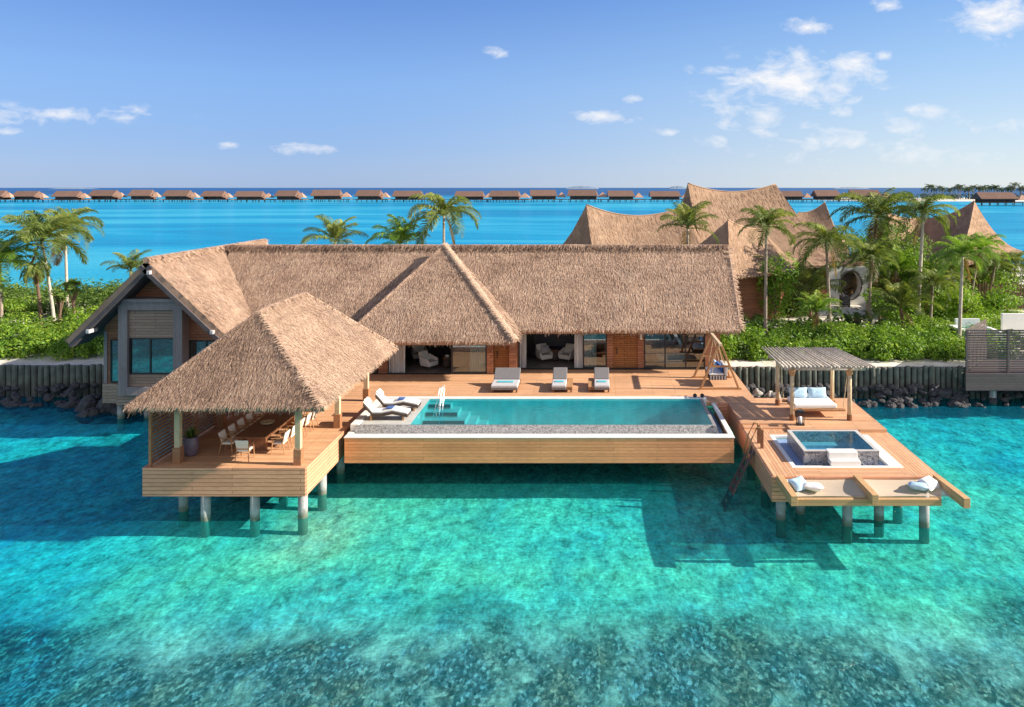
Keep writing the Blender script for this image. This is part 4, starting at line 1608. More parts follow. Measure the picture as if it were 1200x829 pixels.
# pergola with the hanging bed
pg = empty('pergola', (10.65, 37.2, FZ), 'small pergola roofed with silvered poles over a hanging bed', 'pergola')
for (x, y, b) in ((9.33, 36.0, 1), (12.02, 36.0, 1), (9.25, 38.5, 0), (11.98, 38.5, 0)):
    mb = MB()
    mb.tube([(x, y, FZ), (x, y, FZ + 1.2), (x + .01, y, 4.5)], [.105, .10, .095], 12)
    p_ = mb.build('post', MT['post'], pg, smooth=True)
    mb = MB()
    mb.tube([(x, y, FZ + .001), (x, y, FZ + .26)], .125, 12)
    mb.build('post_shoe', MT['teak_dark'], p_)
    if b:
        mb = MB()
        mb.lathe([(.11, -.32), (.16, -.22), (.17, -.06), (.13, .0)], (x, y, 4.52), 10)
        mb.build('lashing', MT['teak'], p_)
for (xa, ya, xb_, yb_) in ((8.95, 36.0, 12.75, 36.0), (8.8, 38.5, 12.45, 38.5)):
    mb = MB()
    mb.tube([(xa, ya, 4.52), (xb_, yb_, 4.52)], .09, 10)
    mb.build('beam', MT['grey_pole'], pg, smooth=True)
rg = random.Random(3)
pole_n = 24
for i in range(pole_n):
    u = i / (pole_n - 1)
    xf = 8.8 + (13.1 - 8.8) * u
    xbk = 8.75 + (12.45 - 8.75) * u
    z = 4.66
    yf, yb_ = 35.65 + rg.uniform(-.1, .1), 39.75 + rg.uniform(-.15, .15)
    mb = MB()
    r_ = rg.uniform(.036, .056)
    mb.tube([(xf, yf, z + .0 + rg.uniform(-.01, .02)), ((xf + xbk) / 2 + rg.uniform(-.03, .03), 37.6, z + .03), (xbk, yb_, z + .06)], [r_, r_ * .95, r_ * .85], 7, sh=rg.random())
    mb.build('roof_pole', MT['grey_pole'], pg, smooth=True)

sb = empty('hanging_bed', (10.55, 37.2, FZ + .3), 'white daybed hung on ropes beneath the pole pergola', 'hanging bed')
mb = MB()
for yy in (36.42, 37.95):
    mb.tube([(9.35, yy, FZ + .36), (11.95, yy, FZ + .36)], .07, 10)
mb.box(9.55, 11.6, 36.5, 37.9, FZ + .30, FZ + .40)
mb.build('bed_frame', MT['teak'], sb)
mb = MB()
mb.box(9.58, 11.58, 36.46, 37.95, FZ + .405, FZ + .60)
mb.build('mattress', MT['white'], sb, bevel=.05, seg=3)
for (x, y, xt, yt) in ((9.42, 36.42, 9.45, 36.0), (11.85, 36.42, 11.95, 36.02), (9.42, 37.95, 9.4, 38.5), (11.85, 37.95, 11.9, 38.48)):
    mb = MB()
    mb.tube([(x, y, FZ + .36), (xt, yt, 4.5)], .018, 6)
    mb.build('rope', MT['rope'], sb)
for k, (x, lab) in enumerate(((10.08, 'pale blue and white pillow on the hanging bed, on the swing chair side'), (11.0, 'pale blue and white pillow on the hanging bed, on the open water side'))):
    mb = MB()
    mb.cushion((x, 37.72, FZ + .83), .92, .52, .22, Matrix.Rotation(R(62), 3, 'X'))
    tag(mb.build('pillow', MT['sky_fabric'], loc=(x, 37.7, FZ + .6), smooth=True), lab, 'pillow', 'pillows on the hanging bed')

lt = empty('lantern', (9.52, 35.3, FZ), 'dark framed candle lantern standing before the pergola post', 'lantern')
mb = MB()
mb.box(9.36, 9.68, 35.14, 35.46, FZ, FZ + .06)
mb.box(9.36, 9.68, 35.14, 35.46, FZ + .56, FZ + .60)
mb.prism([(9.38, 35.16, FZ + .6), (9.66, 35.16, FZ + .6), (9.66, 35.44, FZ + .6), (9.38, 35.44, FZ + .6)], (0, 0, .05))
for (x, y) in ((9.37, 35.15), (9.64, 35.15), (9.37, 35.42), (9.64, 35.42)):
    mb.box(x, x + .03, y, y + .03, FZ + .06, FZ + .56)
mb.build('frame', MT['black'], lt)
mb = MB()
mb.tube([(9.45, 35.3, FZ + .65), (9.45, 35.3, FZ + .74), (9.59, 35.3, FZ + .74), (9.59, 35.3, FZ + .65)], .012, 6)
mb.build('handle', MT['black'], lt)
mb = MB()
mb.tube([(9.52, 35.3, FZ + .06), (9.52, 35.3, FZ + .36)], .08, 14)
mb.build('candle', MT['white'], lt, smooth=True)

# ladder from the terrace down to the sea
ld = empty('swim_ladder', (6.3, 32.8, 0), 'slanting timber swim ladder going from the terrace down into the sea', 'ladder')
ta, tb_ = Vector((6.82, 32.5, 1.9)), Vector((6.82, 33.15, 1.9))
ba, bb_ = Vector((5.55, 32.5, -.7)), Vector((5.55, 33.15, -.7))
for a, b in ((ta, ba), (tb_, bb_)):
    mb = MB()
    mb.bar(a, b, .07, .17, up=(0, 1, 0))
    mb.build('stringer', MT['dark_board'], ld, bevel=.008)
for i in range(8):
    u = (i + .6) / 8
    a, b = ta.lerp(ba, u), tb_.lerp(bb_, u)
    mb = MB()
    mb.bar(a + Vector((0, .03, 0)), b - Vector((0, .03, 0)), .17, .045)
    mb.build('rung', MT['dark_board'], ld)
for yy in (32.5, 33.15):
    mb = MB()
    mb.tube([(6.5, yy + .05, 1.5), (6.72, yy + .05, 2.35), (6.95, yy + .05, 2.82), (7.12, yy + .05, 2.84), (7.15, yy + .05, 2.6)], .035, 8)
    mb.build('handrail', MT['teak'], ld, smooth=True)
    mb = MB()
    mb.box(7.1, 7.22, yy, yy + .12, LZ, LZ + .78)
    mb.build('post', MT['teak_dark'], ld, bevel=.01)

# pillows thrown on the net
mb_lab = [('white and blue pillow slumped on the net beside the ladder end beam', (7.72, 28.75), 30, 'sky_fabric'),
          ('white and grey pillow lying flat on the net beside the slumped pillow', (8.2, 28.62), -25, 'white'),
          ('pale blue pillow heaped on the net by the outer beam', (12.15, 28.72), -20, 'sky_fabric'),
          ('white pillow leaning on the pale blue one by the outer net beam', (12.62, 28.8), 35, 'white')]
for k, (lab, (x, y), az, mt_) in enumerate(mb_lab):
    mb = MB()
    z = LZ - .10 + (.06 if k in (0, 3) else .0)
    rot = Matrix.Rotation(R(az), 3, 'Z') @ Matrix.Rotation(R(24 if k in (0, 3) else -14), 3, 'X')
    mb.cushion((x, y, z), .72, .62, .26, rot, wob=.02, seed=k)
    tag(mb.build('pillow', MT[mt_], loc=(x, y, z - .12), smooth=True), lab, 'pillow', 'pillows on the net')

# ------------------------------------------------------------------ palisades and boulders
def palisade(name_lab, x0, x1, y, step):
    t = empty('palisade', ((x0 + x1) / 2, y, 0), name_lab, 'retaining wall')
    x = x0
    rr = random.Random(int(x0 * 7))
    while x < x1:
        m = MB()
        h = 1.95 + rr.uniform(-.07, .07)
        r_ = step * .44 * rr.uniform(.88, 1.06)
        yy = y + rr.uniform(-.05, .05)
        m.tube([(x, yy, -1.2), (x + rr.uniform(-.03, .03), yy, 1.0), (x, yy, h - .03), (x, yy, h)], [r_, r_, r_, r_ * .85], 10)
        m.build('log', MT['palisade'], t, smooth=False)
        x += step * rr.uniform(.96, 1.04)
    m = MB()
    m.box(x0 - .2, x1 + .2, y + step * .5, y + step * .5 + .12, -1.2, 1.88)
    m.build('backing', MT['dark'], t)
    return t


palisade('greyed log palisade holding back the bank beside the gabled wing', -39.5, -27.3, 47.75, .40)
palisade('greyed log palisade holding back the bank beyond the pergola', 7.6, 31.0, 47.4, .36)


def rock_mesh(seed, mat_):
    import bmesh
    bm = bmesh.new()
    bmesh.ops.create_icosphere(bm, subdivisions=3, radius=1.0)
    off = Vector((seed * 13.1, seed * 7.7, 0))
    for v in bm.verts:
        c = v.co.copy()
        k = 1 + .35 * mnoise.noise(c * .9 + off) + .14 * mnoise.noise(c * 2.6 + off)
        f = mnoise.cell(c * 1.1 + off)
        v.co = c * (k + .12 * (f - .5))
        v.co.z *= .72
    me = bpy.data.meshes.new('rock')
    bm.to_mesh(me)
    bm.free()
    at = me.attributes.new('shade', 'FLOAT', 'FACE')
    me.materials.append(mat_)
    return me


rocks_d = [rock_mesh(i + 1, MT['rock']) for i in range(5)]
rocks_p = [rock_mesh(i + 11, MT['rock_pale']) for i in range(3)]
rk = random.Random(21)


def rock(x, y, z, s, me, label, group):
    o = bpy.data.objects.new('boulder', me)
    COL.objects.link(o)
    o.location = (x, y, z)
    o.rotation_euler = (rk.uniform(-.4, .4), rk.uniform(-.4, .4), rk.uniform(0, 6.28))
    o.scale = (s, s * rk.uniform(.7, 1.1), s * rk.uniform(.75, 1.1))
    tag(o, label, 'boulder', group)


for i in range(190):
    x = rk.uniform(8.2, 30)
    row = rk.random()
    rock(x, 47.0 - row * 1.6, .85 - row * .95, rk.uniform(.15, .36), rk.choice(rocks_d), 'dark boulder in the rock toe of the palisade beyond the pergola', 'dark boulders beyond the pergola')
for i in range(16):
    x = rk.uniform(8.4, 13.4)
    rock(x, 46.6 - rk.random() * .8, .55 - rk.random() * .3, rk.uniform(.2, .38), rk.choice(rocks_p), 'pale sunlit boulder at the palisade foot behind the pergola', 'pale boulders behind the pergola')
for i in range(95):
    x = rk.uniform(-39, -27.4)
    row = rk.random()
    rock(x, 47.3 - row * 1.8, .85 - row * .95, rk.uniform(.17, .38), rk.choice(rocks_d), 'dark boulder in the rock toe of the palisade beside the gabled wing', 'dark boulders beside the gabled wing')
big = [(-28.3, 44.9, .25, .85, 'big dark boulder half under the gabled wing corner'), (-29.7, 45.2, .15, .75, 'big dark boulder second from the gabled wing corner'),
       (-27.1, 44.3, .1, .7, 'big dark boulder at the wing pile'), (-30.9, 45.7, .1, .6, 'big dark boulder farthest out from the gabled wing corner'),
       (-28.9, 44.0, -.05, .6, 'low wet boulder in front of the gabled wing corner rocks')]
for i, (x, y, z, s, lab) in enumerate(big):
    rock(x, y, z, s, rocks_d[i % 5], lab, 'big boulders by the gabled wing')

# ------------------------------------------------------------------ palms
def crown_mesh(name, seed, nfr=18, L=2.8, droop=1.0, mat='palm', upright=0.0, pairs=32, dry=1, width=.075):
    rr = random.Random(seed)
    m = MB()
    for k in range(nfr):
        az = k * 2.399 + rr.uniform(-.25, .25)
        t = k / nfr
        el = R(84 - 92 * t ** .95 + 22 * upright + rr.uniform(-9, 9))
        isdry = k >= nfr - dry
        if isdry:
            el = R(-45 + rr.uniform(-15, 10))
        ln = L * rr.uniform(.85, 1.1) * (.8 if isdry or t < .12 else 1)
        hd = Vector((math.cos(az), math.sin(az), 0))
        side = Vector((-math.sin(az), math.cos(az), 0))
        pts = [Vector((0, 0, 0))]
        a = el
        nseg = 12
        for i in range(nseg):
            a -= droop * (.055 + .014 * i) * (1.0 if a > R(-70) else .1)
            pts.append(pts[-1] + (hd * math.cos(a) + Vector((0, 0, math.sin(a)))) * (ln / nseg))
        sh0 = rr.uniform(.3, .75) * (1.0 if not isdry else 1) + (.1 if t < .4 else -.08)
        mi = 1 if isdry else 0
        rad = [.035 * (1 - i / (nseg + 1)) + .004 for i in range(nseg + 1)]
        m.tube(pts, rad, 4, cap=False, mi=mi, sh=min(1, sh0 + .25))
        twist = rr.uniform(-.5, .5)
        for j in range(pairs):
            u = .1 + .9 * (j + .5) / pairs
            fi = u * nseg
            i0 = min(nseg - 1, int(fi))
            p = pts[i0].lerp(pts[i0 + 1], fi - i0)
            tg = (pts[i0 + 1] - pts[i0]).normalized()
            ll = ln * .30 * (math.sin(math.pi * min(1, .12 + u * .88)) ** .7 + .12)
            for s in (-1, 1):
                sv = (side * s * math.cos(twist * u) + tg.cross(side) * s * math.sin(twist * u))
                d1 = (sv * .85 + tg * (.55 + .5 * u) + Vector((0, 0, .18)) + Vector((rr.gauss(0, .1), rr.gauss(0, .1), rr.gauss(0, .1)))).normalized()
                d2 = (d1 + Vector((0, 0, -.75 - .3 * rr.random()))).normalized()
                w = (tg * .6 + d1.cross(Vector((0, 0, 1))) * .4).normalized() * width * rr.uniform(.8, 1.2)
                a1 = p + d1 * ll * .5
                a2 = a1 + d2 * ll * .5
                sh = min(1, max(0, sh0 + rr.gauss(0, .10)))
                m.add([p - w * .35, p + w * .35, a1 + w * .5, a1 - w * .5, a2], [(0, 1, 2, 3), (3, 2, 4)], mi=mi, sh=sh)
    o = m.build(name, [MT[mat], MT['palm_dry']], local=True)
    return o


CR = {}
_proto = []
for key, a in (('std', (1, 24, 3.1, .95, 'palm', 0.0)), ('std_b', (2, 23, 3.1, 1.1, 'palm', -.1)), ('lush', (3, 24, 3.2, .95, 'palm_lush', .1)),
               ('young', (4, 17, 3.1, .8, 'palm', .7)), ('lush_up', (5, 18, 3.1, .85, 'palm_lush', .6)), ('sad', (6, 13, 1.6, 1.9, 'palm', -.6))):
    o = crown_mesh('crown', *a)
    CR[key] = o.data
    _proto.append(o)
for o in _proto:
    bpy.data.objects.remove(o)


def part_from(me, name, parent, loc=(0, 0, 0), rz=0.0, sc_=1.0, rx=0.0):
    o = bpy.data.objects.new(name, me)
    COL.objects.link(o)
    o.parent = parent
    o.location = loc
    o.rotation_euler = (rx, 0, rz)
    o.scale = (sc_, sc_, sc_)
    ORI[o.name] = ORI[parent.name]
    return o


rv = random.Random(77)


def palm(base, top, key, label, size=1.0, bark='bark', r=.15, group='coconut palms around the villa', rz=None):
    base, top = Vector(base), Vector(top)
    t = empty('coconut_palm', base, label, 'palm tree', group)
    pts, rad = [], []
    n_ = 12
    for i in range(n_ + 1):
        u = i / n_
        x = base.x + (top.x - base.x) * u ** 1.25
        y = base.y + (top.y - base.y) * u
        z = base.z + (top.z - base.z) * u
        pts.append((x, y, z))
        rad.append(r * (1.55 - .55 * min(1, u * 7)) * (1 - .32 * u) * (1.04 if i % 2 else .97))
    m = MB()
    m.tube(pts, rad, 9)
    m.build('trunk', MT[bark], t, smooth=True)
    part_from(CR[key], 'crown', t, top - base, rv.uniform(0, 6.28) if rz is None else rz, size * 1.28)
    return t


LZ0 = 1.75
# around the lagoon side and behind the roof
palms = [
    # px base, py base, px top, py top, distance, crown, size, bark, label
    (64, 385, 49, 283, 62, 'std', 1.06, 'bark_pale', 'tall pale trunked palm, tallest of the palms beside the gabled wing'),
    (79, 366, 76, 268, 69, 'std_b', .98, 'bark_pale', 'straight palm with long hanging fronds just behind the tallest one by the wing'),
    (49, 392, 42, 315, 60, 'sad', .8, 'bark_brown', 'short ragged palm with drooping crown in front of the tall pale palms'),
    (2, 388, 0, 308, 61, 'lush', .95, 'bark', 'palm cut by the picture edge beside the log palisade'),
    (155, 372, 153, 318, 66, 'young', .62, 'bark', 'small palm tip showing just above the wing gable rake'),
    (393, 372, 393, 284, 64, 'young', .78, 'bark', 'upswept young palm behind the ridge, nearest to the gabled wing'),
    (468, 375, 469, 286, 63, 'lush_up', .86, 'bark', 'broad yellow green palm behind the ridge between its two neighbours'),
    (520, 374, 520, 252, 63, 'std_b', .92, 'bark_pale', 'palm with pale trunk directly behind the hipped roof peak'),
    (806, 372, 806, 268, 64, 'young', .78, 'bark', 'palm in front of the sweeping sail roofs, behind the villa ridge'),
    (897, 395, 898, 266, 58, 'std', .68, 'bark', 'slim tall palm standing nearest to the villa roof end'),
    (973, 391, 968, 284, 59.5, 'std_b', .80, 'bark', 'curving palm in front of the white pavilion wall'),
    (1017, 372, 1028, 254, 67, 'std', 1.05, 'bark', 'big crowned palm between the dark gable and the thick trunked palm'),
    (1019, 384, 1020, 304, 62, 'std', .74, 'bark', 'medium palm directly beside the oval opening'),
    (1076, 378, 1082, 250, 64, 'std_b', .80, 'bark_pale', 'thick ringed palm with the highest crown on the garden side'),
    (1124, 411, 1128, 300, 53, 'lush', .62, 'bark_pale', 'bright green palm beside the neighbouring timber screen'),
    (1136, 366, 1148, 292, 69, 'lush', .66, 'bark', 'palm just behind the bright green one near the timber screen'),
    (1158, 360, 1166, 312, 72, 'std', .6, 'bark', 'palm in front of the lit end of the rotated sail roof'),
    (1186, 352, 1190, 308, 75, 'std_b', .62, 'bark', 'small palm by the dark brushwood fence'),
    (955, 405, 957, 366, 56.5, 'lush_up', .55, 'bark_brown', 'short palm with stubby trunk among the shrubs behind the pergola'),
    (883, 368, 873, 312, 68, 'std_b', .70, 'bark_brown', 'shaded leaning palm close behind the villa roof end'),
    (950, 372, 950, 345, 66, 'young', .95, 'bark_brown', 'large dark clumping palm beside the white pavilion wall'),
    (1060, 388, 1055, 362, 60, 'young', .80, 'bark_brown', 'trunkless spreading palm below the thick ringed palm'),
    (1090, 384, 1093, 335, 61, 'std', .62, 'bark', 'low palm between the ringed palm and the bright green palm'),
    (1002, 360, 1004, 322, 76, 'young', .7, 'bark_brown', 'dark young palm just behind the curving palm by the white wall'),
    (1048, 376, 1050, 318, 68, 'lush_up', .8, 'bark', 'upswept yellow green palm between the big crowned palm and the ringed palm'),
    (1108, 372, 1112, 322, 67, 'std', .72, 'bark', 'full palm behind the bright green palm trunk'),
    (1172, 350, 1176, 322, 76, 'lush', .6, 'bark', 'low bright palm in front of the brushwood fence'),
]
for (bx, by_, tx, ty, Y, key, size, bark, lab) in palms:
    b = Q(bx, by_, Y)
    b.z = LZ0 - .05
    palm(b, Q(tx, ty, Y), key, lab, size, bark, .17 if 'thick' in lab else .135)


# ------------------------------------------------------------------ broadleaf crowns, shrubs
def leaf_cloud(m, c, rx, ry, rz, n, size, rr, base=.5, lo=-1.0, gap=.25):
    """leaf sized faces through a lumpy ellipsoid; denser near the outside, holes where the noise is low"""
    c = Vector(c)
    k = 0
    tries = 0
    while k < n and tries < n * 6:
        tries += 1
        d = Vector((rr.gauss(0, 1), rr.gauss(0, 1), rr.gauss(0, 1))).normalized()
        if d.z < lo:
            continue
        rad = rr.uniform(.35, 1.0) ** .45
        lump = 1 + .28 * mnoise.noise(d * 2.1 + c * .37) + .12 * mnoise.noise(d * 5 + c)
        p = c + Vector((d.x * rx, d.y * ry, d.z * rz)) * rad * lump
        if mnoise.noise(p * 1.1 + Vector((9, 0, 0))) < -gap:
            continue
        up = (d + Vector((rr.gauss(0, .5), rr.gauss(0, .5), .5 + rr.gauss(0, .4)))).normalized()
        s = up.cross(Vector((rr.gauss(0, 1), rr.gauss(0, 1), rr.gauss(0, 1)))).normalized()
        t = s.cross(up)
        L_ = size * rr.uniform(.6, 1.3)
        w = L_ * .45
        sh = min(1, max(0, base + rr.gauss(0, .17) + .15 * mnoise.noise(p * .6)))
        m.add([p - t * L_ * .5, p + s * w * .5 + up * .1 * L_, p + t * L_ * .5, p - s * w * .5 + up * .1 * L_], [(0, 1, 2, 3)], sh=sh)
        k += 1


def tree(px, py, Y, rx, rz, label, n=1500, mat='leaf_deep', base_py=None, size=.28, seed=0, bark='bark_brown', ry=None, cat='tree', base=.5):
    c = Q(px, py, Y)
    rr = random.Random(seed + 100)
    t = empty('broadleaf_tree', (c.x, c.y, LZ0 - .05), label, cat, 'garden trees behind the villa')
    m = MB()
    ht = c.z + rz * .3
    fork = LZ0 + max(.4, (c.z - LZ0) * .45)
    m.tube([(c.x + .1, c.y, LZ0 - .05), (c.x, c.y, fork), (c.x + .1, c.y, ht)], [.16, .12, .03], 7)
    for k in range(5):
        a = k * 1.26 + rr.random()
        e = Vector((math.cos(a) * rx * .65, math.sin(a) * rx * .65, rz * rr.uniform(-.1, .6)))
        m.tube([(c.x, c.y, fork * rr.uniform(.8, 1.0) + .2), (c.x + e.x * .5, c.y + e.y * .5, (fork + c.z + e.z) / 2 + .1), (c.x + e.x, c.y + e.y, c.z + e.z)], [.08, .05, .015], 5)
    m.build('trunk', MT[bark], t)
    m = MB()
    for k in range(7):
        d = Vector((rr.uniform(-1, 1) * rx * .55, rr.uniform(-1, 1) * (ry or rx) * .55, rr.uniform(-.8, .8) * rz * .65))
        leaf_cloud(m, c + d, rx * .55, (ry or rx) * .55, rz * .42, n // 7, size, rr, base)
    m.build('crown', MT[mat], t)
    return t


tree(908, 330, 64, 2.0, 3.9, 'dense glossy tree filling the gap right behind the slim tall palm', 2600, 'leaf', seed=1)
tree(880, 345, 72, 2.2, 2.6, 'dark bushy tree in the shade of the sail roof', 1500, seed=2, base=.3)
tree(1055, 290, 72, 3.0, 3.4, 'olive green tree with airy crown behind the ringed palm', 2400, seed=3, base=.55)
tree(1092, 312, 74, 2.6, 2.6, 'tall leafy tree between the ringed palm and the rotated sail roof', 2200, 'leaf', seed=4)
tree(1046, 335, 70, 2.4, 2.6, 'light olive tree low beside the oval opening', 1700, seed=5, base=.65)
tree(1085, 345, 66, 2.6, 2.2, 'rounded bright tree at the back of the shrub bank', 1900, 'leaf', seed=6, base=.6)
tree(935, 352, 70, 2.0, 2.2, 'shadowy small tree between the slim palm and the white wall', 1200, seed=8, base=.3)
tree(1040, 270, 80, 2.6, 2.2, 'airy treetop just behind the big crowned palm', 1100, seed=9)
tree(86, 335, 66, 1.0, 1.0, 'thin shrubby tree with tufts of leaves beside the straight palm', 420, seed=10, size=.34)
tree(70, 345, 60, .7, .7, 'spindly young tree before the straight palm by the gabled wing', 260, seed=12, size=.3)
tree(1005, 372, 60.5, .9, .45, 'little flat topped tree on the white sand court', 320, seed=11, size=.2)


def shrubbery(name, label, region, seed, r0=.5, r1=.95, n=230, leaves=170, mat='leaf', size=.24, zoff=0.0, base=.5):
    rr = random.Random(seed)
    m = MB()
    cnt = 0
    for _ in range(n):
        x, y = region(rr)
        if x is None:
            continue
        r_ = rr.uniform(r0, r1) * (.65 + .9 * rr.random() ** 2)
        leaf_cloud(m, (x, y, LZ0 + r_ * .5 + zoff), r_, r_, r_ * rr.uniform(.8, 1.15), leaves, size, rr, base + rr.uniform(-.28, .25), lo=-.35, gap=.4)
    o = m.build(name, MT[mat])
    tag(o, label, 'shrubs', kind='stuff')
    return o


more = [(1000, 292, 82, 2.2, 2.4, 'olive tree touching the dark gabled sail roof', 1300, 'leaf_deep', .5), (1028, 300, 77, 2.4, 2.8, 'feathery tree below the big crowned palm', 1700, 'leaf', .55),
        (1066, 318, 69, 2.0, 2.6, 'full green tree hugging the ringed palm trunk', 1500, 'leaf', .45), (1104, 330, 70, 2.6, 2.0, 'broad yellow green tree behind the bright green palm', 1900, 'leaf', .7),
        (1150, 322, 74, 2.8, 2.2, 'low spreading tree in front of the sunlit sail roof end', 1800, 'leaf', .55), (1182, 330, 78, 2.6, 2.0, 'dark tree at the end of the brushwood fence', 1400, 'leaf_deep', .4),
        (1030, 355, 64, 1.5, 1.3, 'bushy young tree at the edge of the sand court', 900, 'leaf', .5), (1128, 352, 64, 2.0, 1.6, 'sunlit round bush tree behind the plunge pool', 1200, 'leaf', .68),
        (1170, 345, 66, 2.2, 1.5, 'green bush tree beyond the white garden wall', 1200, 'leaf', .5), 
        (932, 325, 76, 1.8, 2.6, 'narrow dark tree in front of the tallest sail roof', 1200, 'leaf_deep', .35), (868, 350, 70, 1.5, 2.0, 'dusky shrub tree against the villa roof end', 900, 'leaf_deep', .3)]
for k, (px, py, Y, rx, rz, lab, n_, mt_, bs) in enumerate(more):
    tree(px, py, Y, rx, rz, lab, n_, mt_, seed=40 + k, base=bs)
lf = [(20, 362, 66, 1.6, 1.1, 'leafy bush tree beside the palm at the picture edge'), (105, 372, 60, 1.5, 1.0, 'sunny round bush under the wing rake'), (38, 395, 56, 1.3, .9, 'pale rounded bush among the shrubs before the tall palms')]
for k, (px, py, Y, rx, rz, lab) in enumerate(lf):
    tree(px, py, Y, rx, rz, lab, 900, 'leaf', seed=60 + k, base=.62, size=.26)
shrubbery('shrubbery', 'bright green shrub bank behind the palisade beyond the pergola', lambda r: (r.uniform(8.6, 27.5), r.uniform(49.9, 57.2)), 1, n=330, leaves=190)
shrubbery('shrubbery', 'sunlit shrubs between the garden palms and timber screen', lambda r: (r.uniform(24.5, 36), r.uniform(56.5, 70)), 2, n=170, leaves=170, base=.6)
shrubbery('shrubbery', 'shaded undergrowth beneath the garden trees', lambda r: (r.uniform(12.5, 19.5), r.uniform(66.5, 76)), 3, n=90, mat='leaf_deep', leaves=150, base=.35, r0=.6, r1=1.1)
shrubbery('shrubbery', 'lush shrub bank behind the palisade beside the gabled wing', lambda r: (r.uniform(-46, -27.6), r.uniform(50.0, 61)), 4, n=380, leaves=170, base=.55)
shrubbery('shrubbery', 'back row of shrubs along the lagoon beyond the sand strip', lambda r: (r.uniform(-62, -33), r.uniform(66, 79.5)), 5, n=260, leaves=110, size=.34, base=.45, r0=.7, r1=1.3, mat='leaf_deep')
shrubbery('shrubbery', 'low shrubs behind the long villa roof', lambda r: (r.uniform(-30, 10), r.uniform(57, 70)), 6, n=80, leaves=90, size=.4)
shrubbery('shrubbery', 'undergrowth around the rotated sail roof building', lambda r: (r.uniform(30, 50), r.uniform(70, 84)), 7, n=120, leaves=130, size=.32, mat='leaf_deep', base=.5)

shrubbery('shrubbery', 'darker large leaved shrubs scattered through the bank beyond the pergola', lambda r: (r.uniform(9, 30), r.uniform(50.4, 62)), 8, n=70, leaves=110, size=.38, mat='leaf_deep', base=.42, r0=.5, r1=.85)
shrubbery('shrubbery', 'darker large leaved shrubs scattered beside the gabled wing', lambda r: (r.uniform(-44, -28), r.uniform(51, 64)), 9, n=80, leaves=110, size=.38, mat='leaf_deep', base=.42, r0=.5, r1=.9)

# ------------------------------------------------------------------ sail roofed buildings in the garden
def sail_roof(m, PL, PR, corners, sag=.8, k=.16, thick=.25, base=.5, nu=18, nv=10):
    """hipped roof whose ridge rises to a horn at both ends; all slopes are hollow. corners: FL, FR, BR, BL"""
    PL, PR = Vector(PL), Vector(PR)
    FL, FR, BR, BL = [Vector(c) for c in corners]

    def ridge(u):
        p = PL.lerp(PR, u)
        p.z -= sag * 4 * u * (1 - u)
        return p

    def face(top, bot):
        vs, fs = [], []
        for j in range(nv + 1):
            v = j / nv
            for i in range(nu + 1):
                u = i / nu
                a, b = top(u), bot(u)
                p = a.lerp(b, v)
                p.z -= (a.z - b.z) * k * 4 * v * (1 - v) * .9
                vs.append(p)
        for j in range(nv):
            for i in range(nu):
                a = j * (nu + 1) + i
                fs.append((a, a + nu + 1, a + nu + 2, a + 1))
        m.add(vs, fs, sh=base)
        for _ in range(3200):
            u, v = rt.random(), rt.random() ** .8 * .97
            i_, j_ = min(nu - 1, int(u * nu)), min(nv - 1, int(v * nv))
            q = [vs[j_ * (nu + 1) + i_], vs[j_ * (nu + 1) + i_ + 1], vs[(j_ + 1) * (nu + 1) + i_]]
            ex, ey = q[1] - q[0], q[2] - q[0]
            p = q[0] + ex * rt.random() + ey * rt.random()
            nn = ex.cross(ey)
            if nn.length < 1e-6:
                continue
            nn.normalize()
            if nn.z < 0:
                nn = -nn
            dn = ey.normalized()
            blade(m, p + nn * .02, dn, dn.cross(nn), rt.uniform(.3, .6), rt.uniform(.05, .12), min(1, max(0, base + rt.gauss(0, .18))), nn * .012)
        lo = [bot(i / nu) for i in range(nu + 1)]
        m.add(lo + [p - Vector((0, 0, thick)) for p in lo], [(i, i + 1, nu + 2 + i, nu + 1 + i) for i in range(nu)], sh=base * .7)
    face(ridge, lambda u: FL.lerp(FR, u))
    face(lambda u: ridge(1 - u), lambda u: BR.lerp(BL, u))
    face(lambda u: PL.copy(), lambda u: BL.lerp(FL, u))
    face(lambda u: PR.copy(), lambda u: FR.lerp(BR, u))
    rp_ = [ridge(i / 20) + Vector((0, 0, .02)) for i in range(21)]
    return rp_


def sail_building(label, PL, PR, corners, wallz=None, **kw):
    c = sum((Vector(p) for p in corners), Vector()) / 4
    t = empty('sail_roof_building', (c.x, c.y, LZ0 - .05), label, 'building', 'sail roofed buildings behind the villa')
    m = MB()
    rp_ = sail_roof(m, PL, PR, corners, **kw)
    m.build('roof', MT['thatch_fine'], t, smooth=False)
    m = MB()
    m.tube(rp_, .07, 6, sh=.9)
    m.build('ridge_cap', MT['thatch_fine'], t, smooth=True)
    m = MB()
    ins = [Vector(p).lerp(c, .22) for p in corners]
    zt = min(p[2] for p in corners) + .3
    m.prism([(p.x, p.y, LZ0 - .05) for p in ins], (0, 0, zt - LZ0))
    m.build('wall', MT['wall_x'], t)
    return t


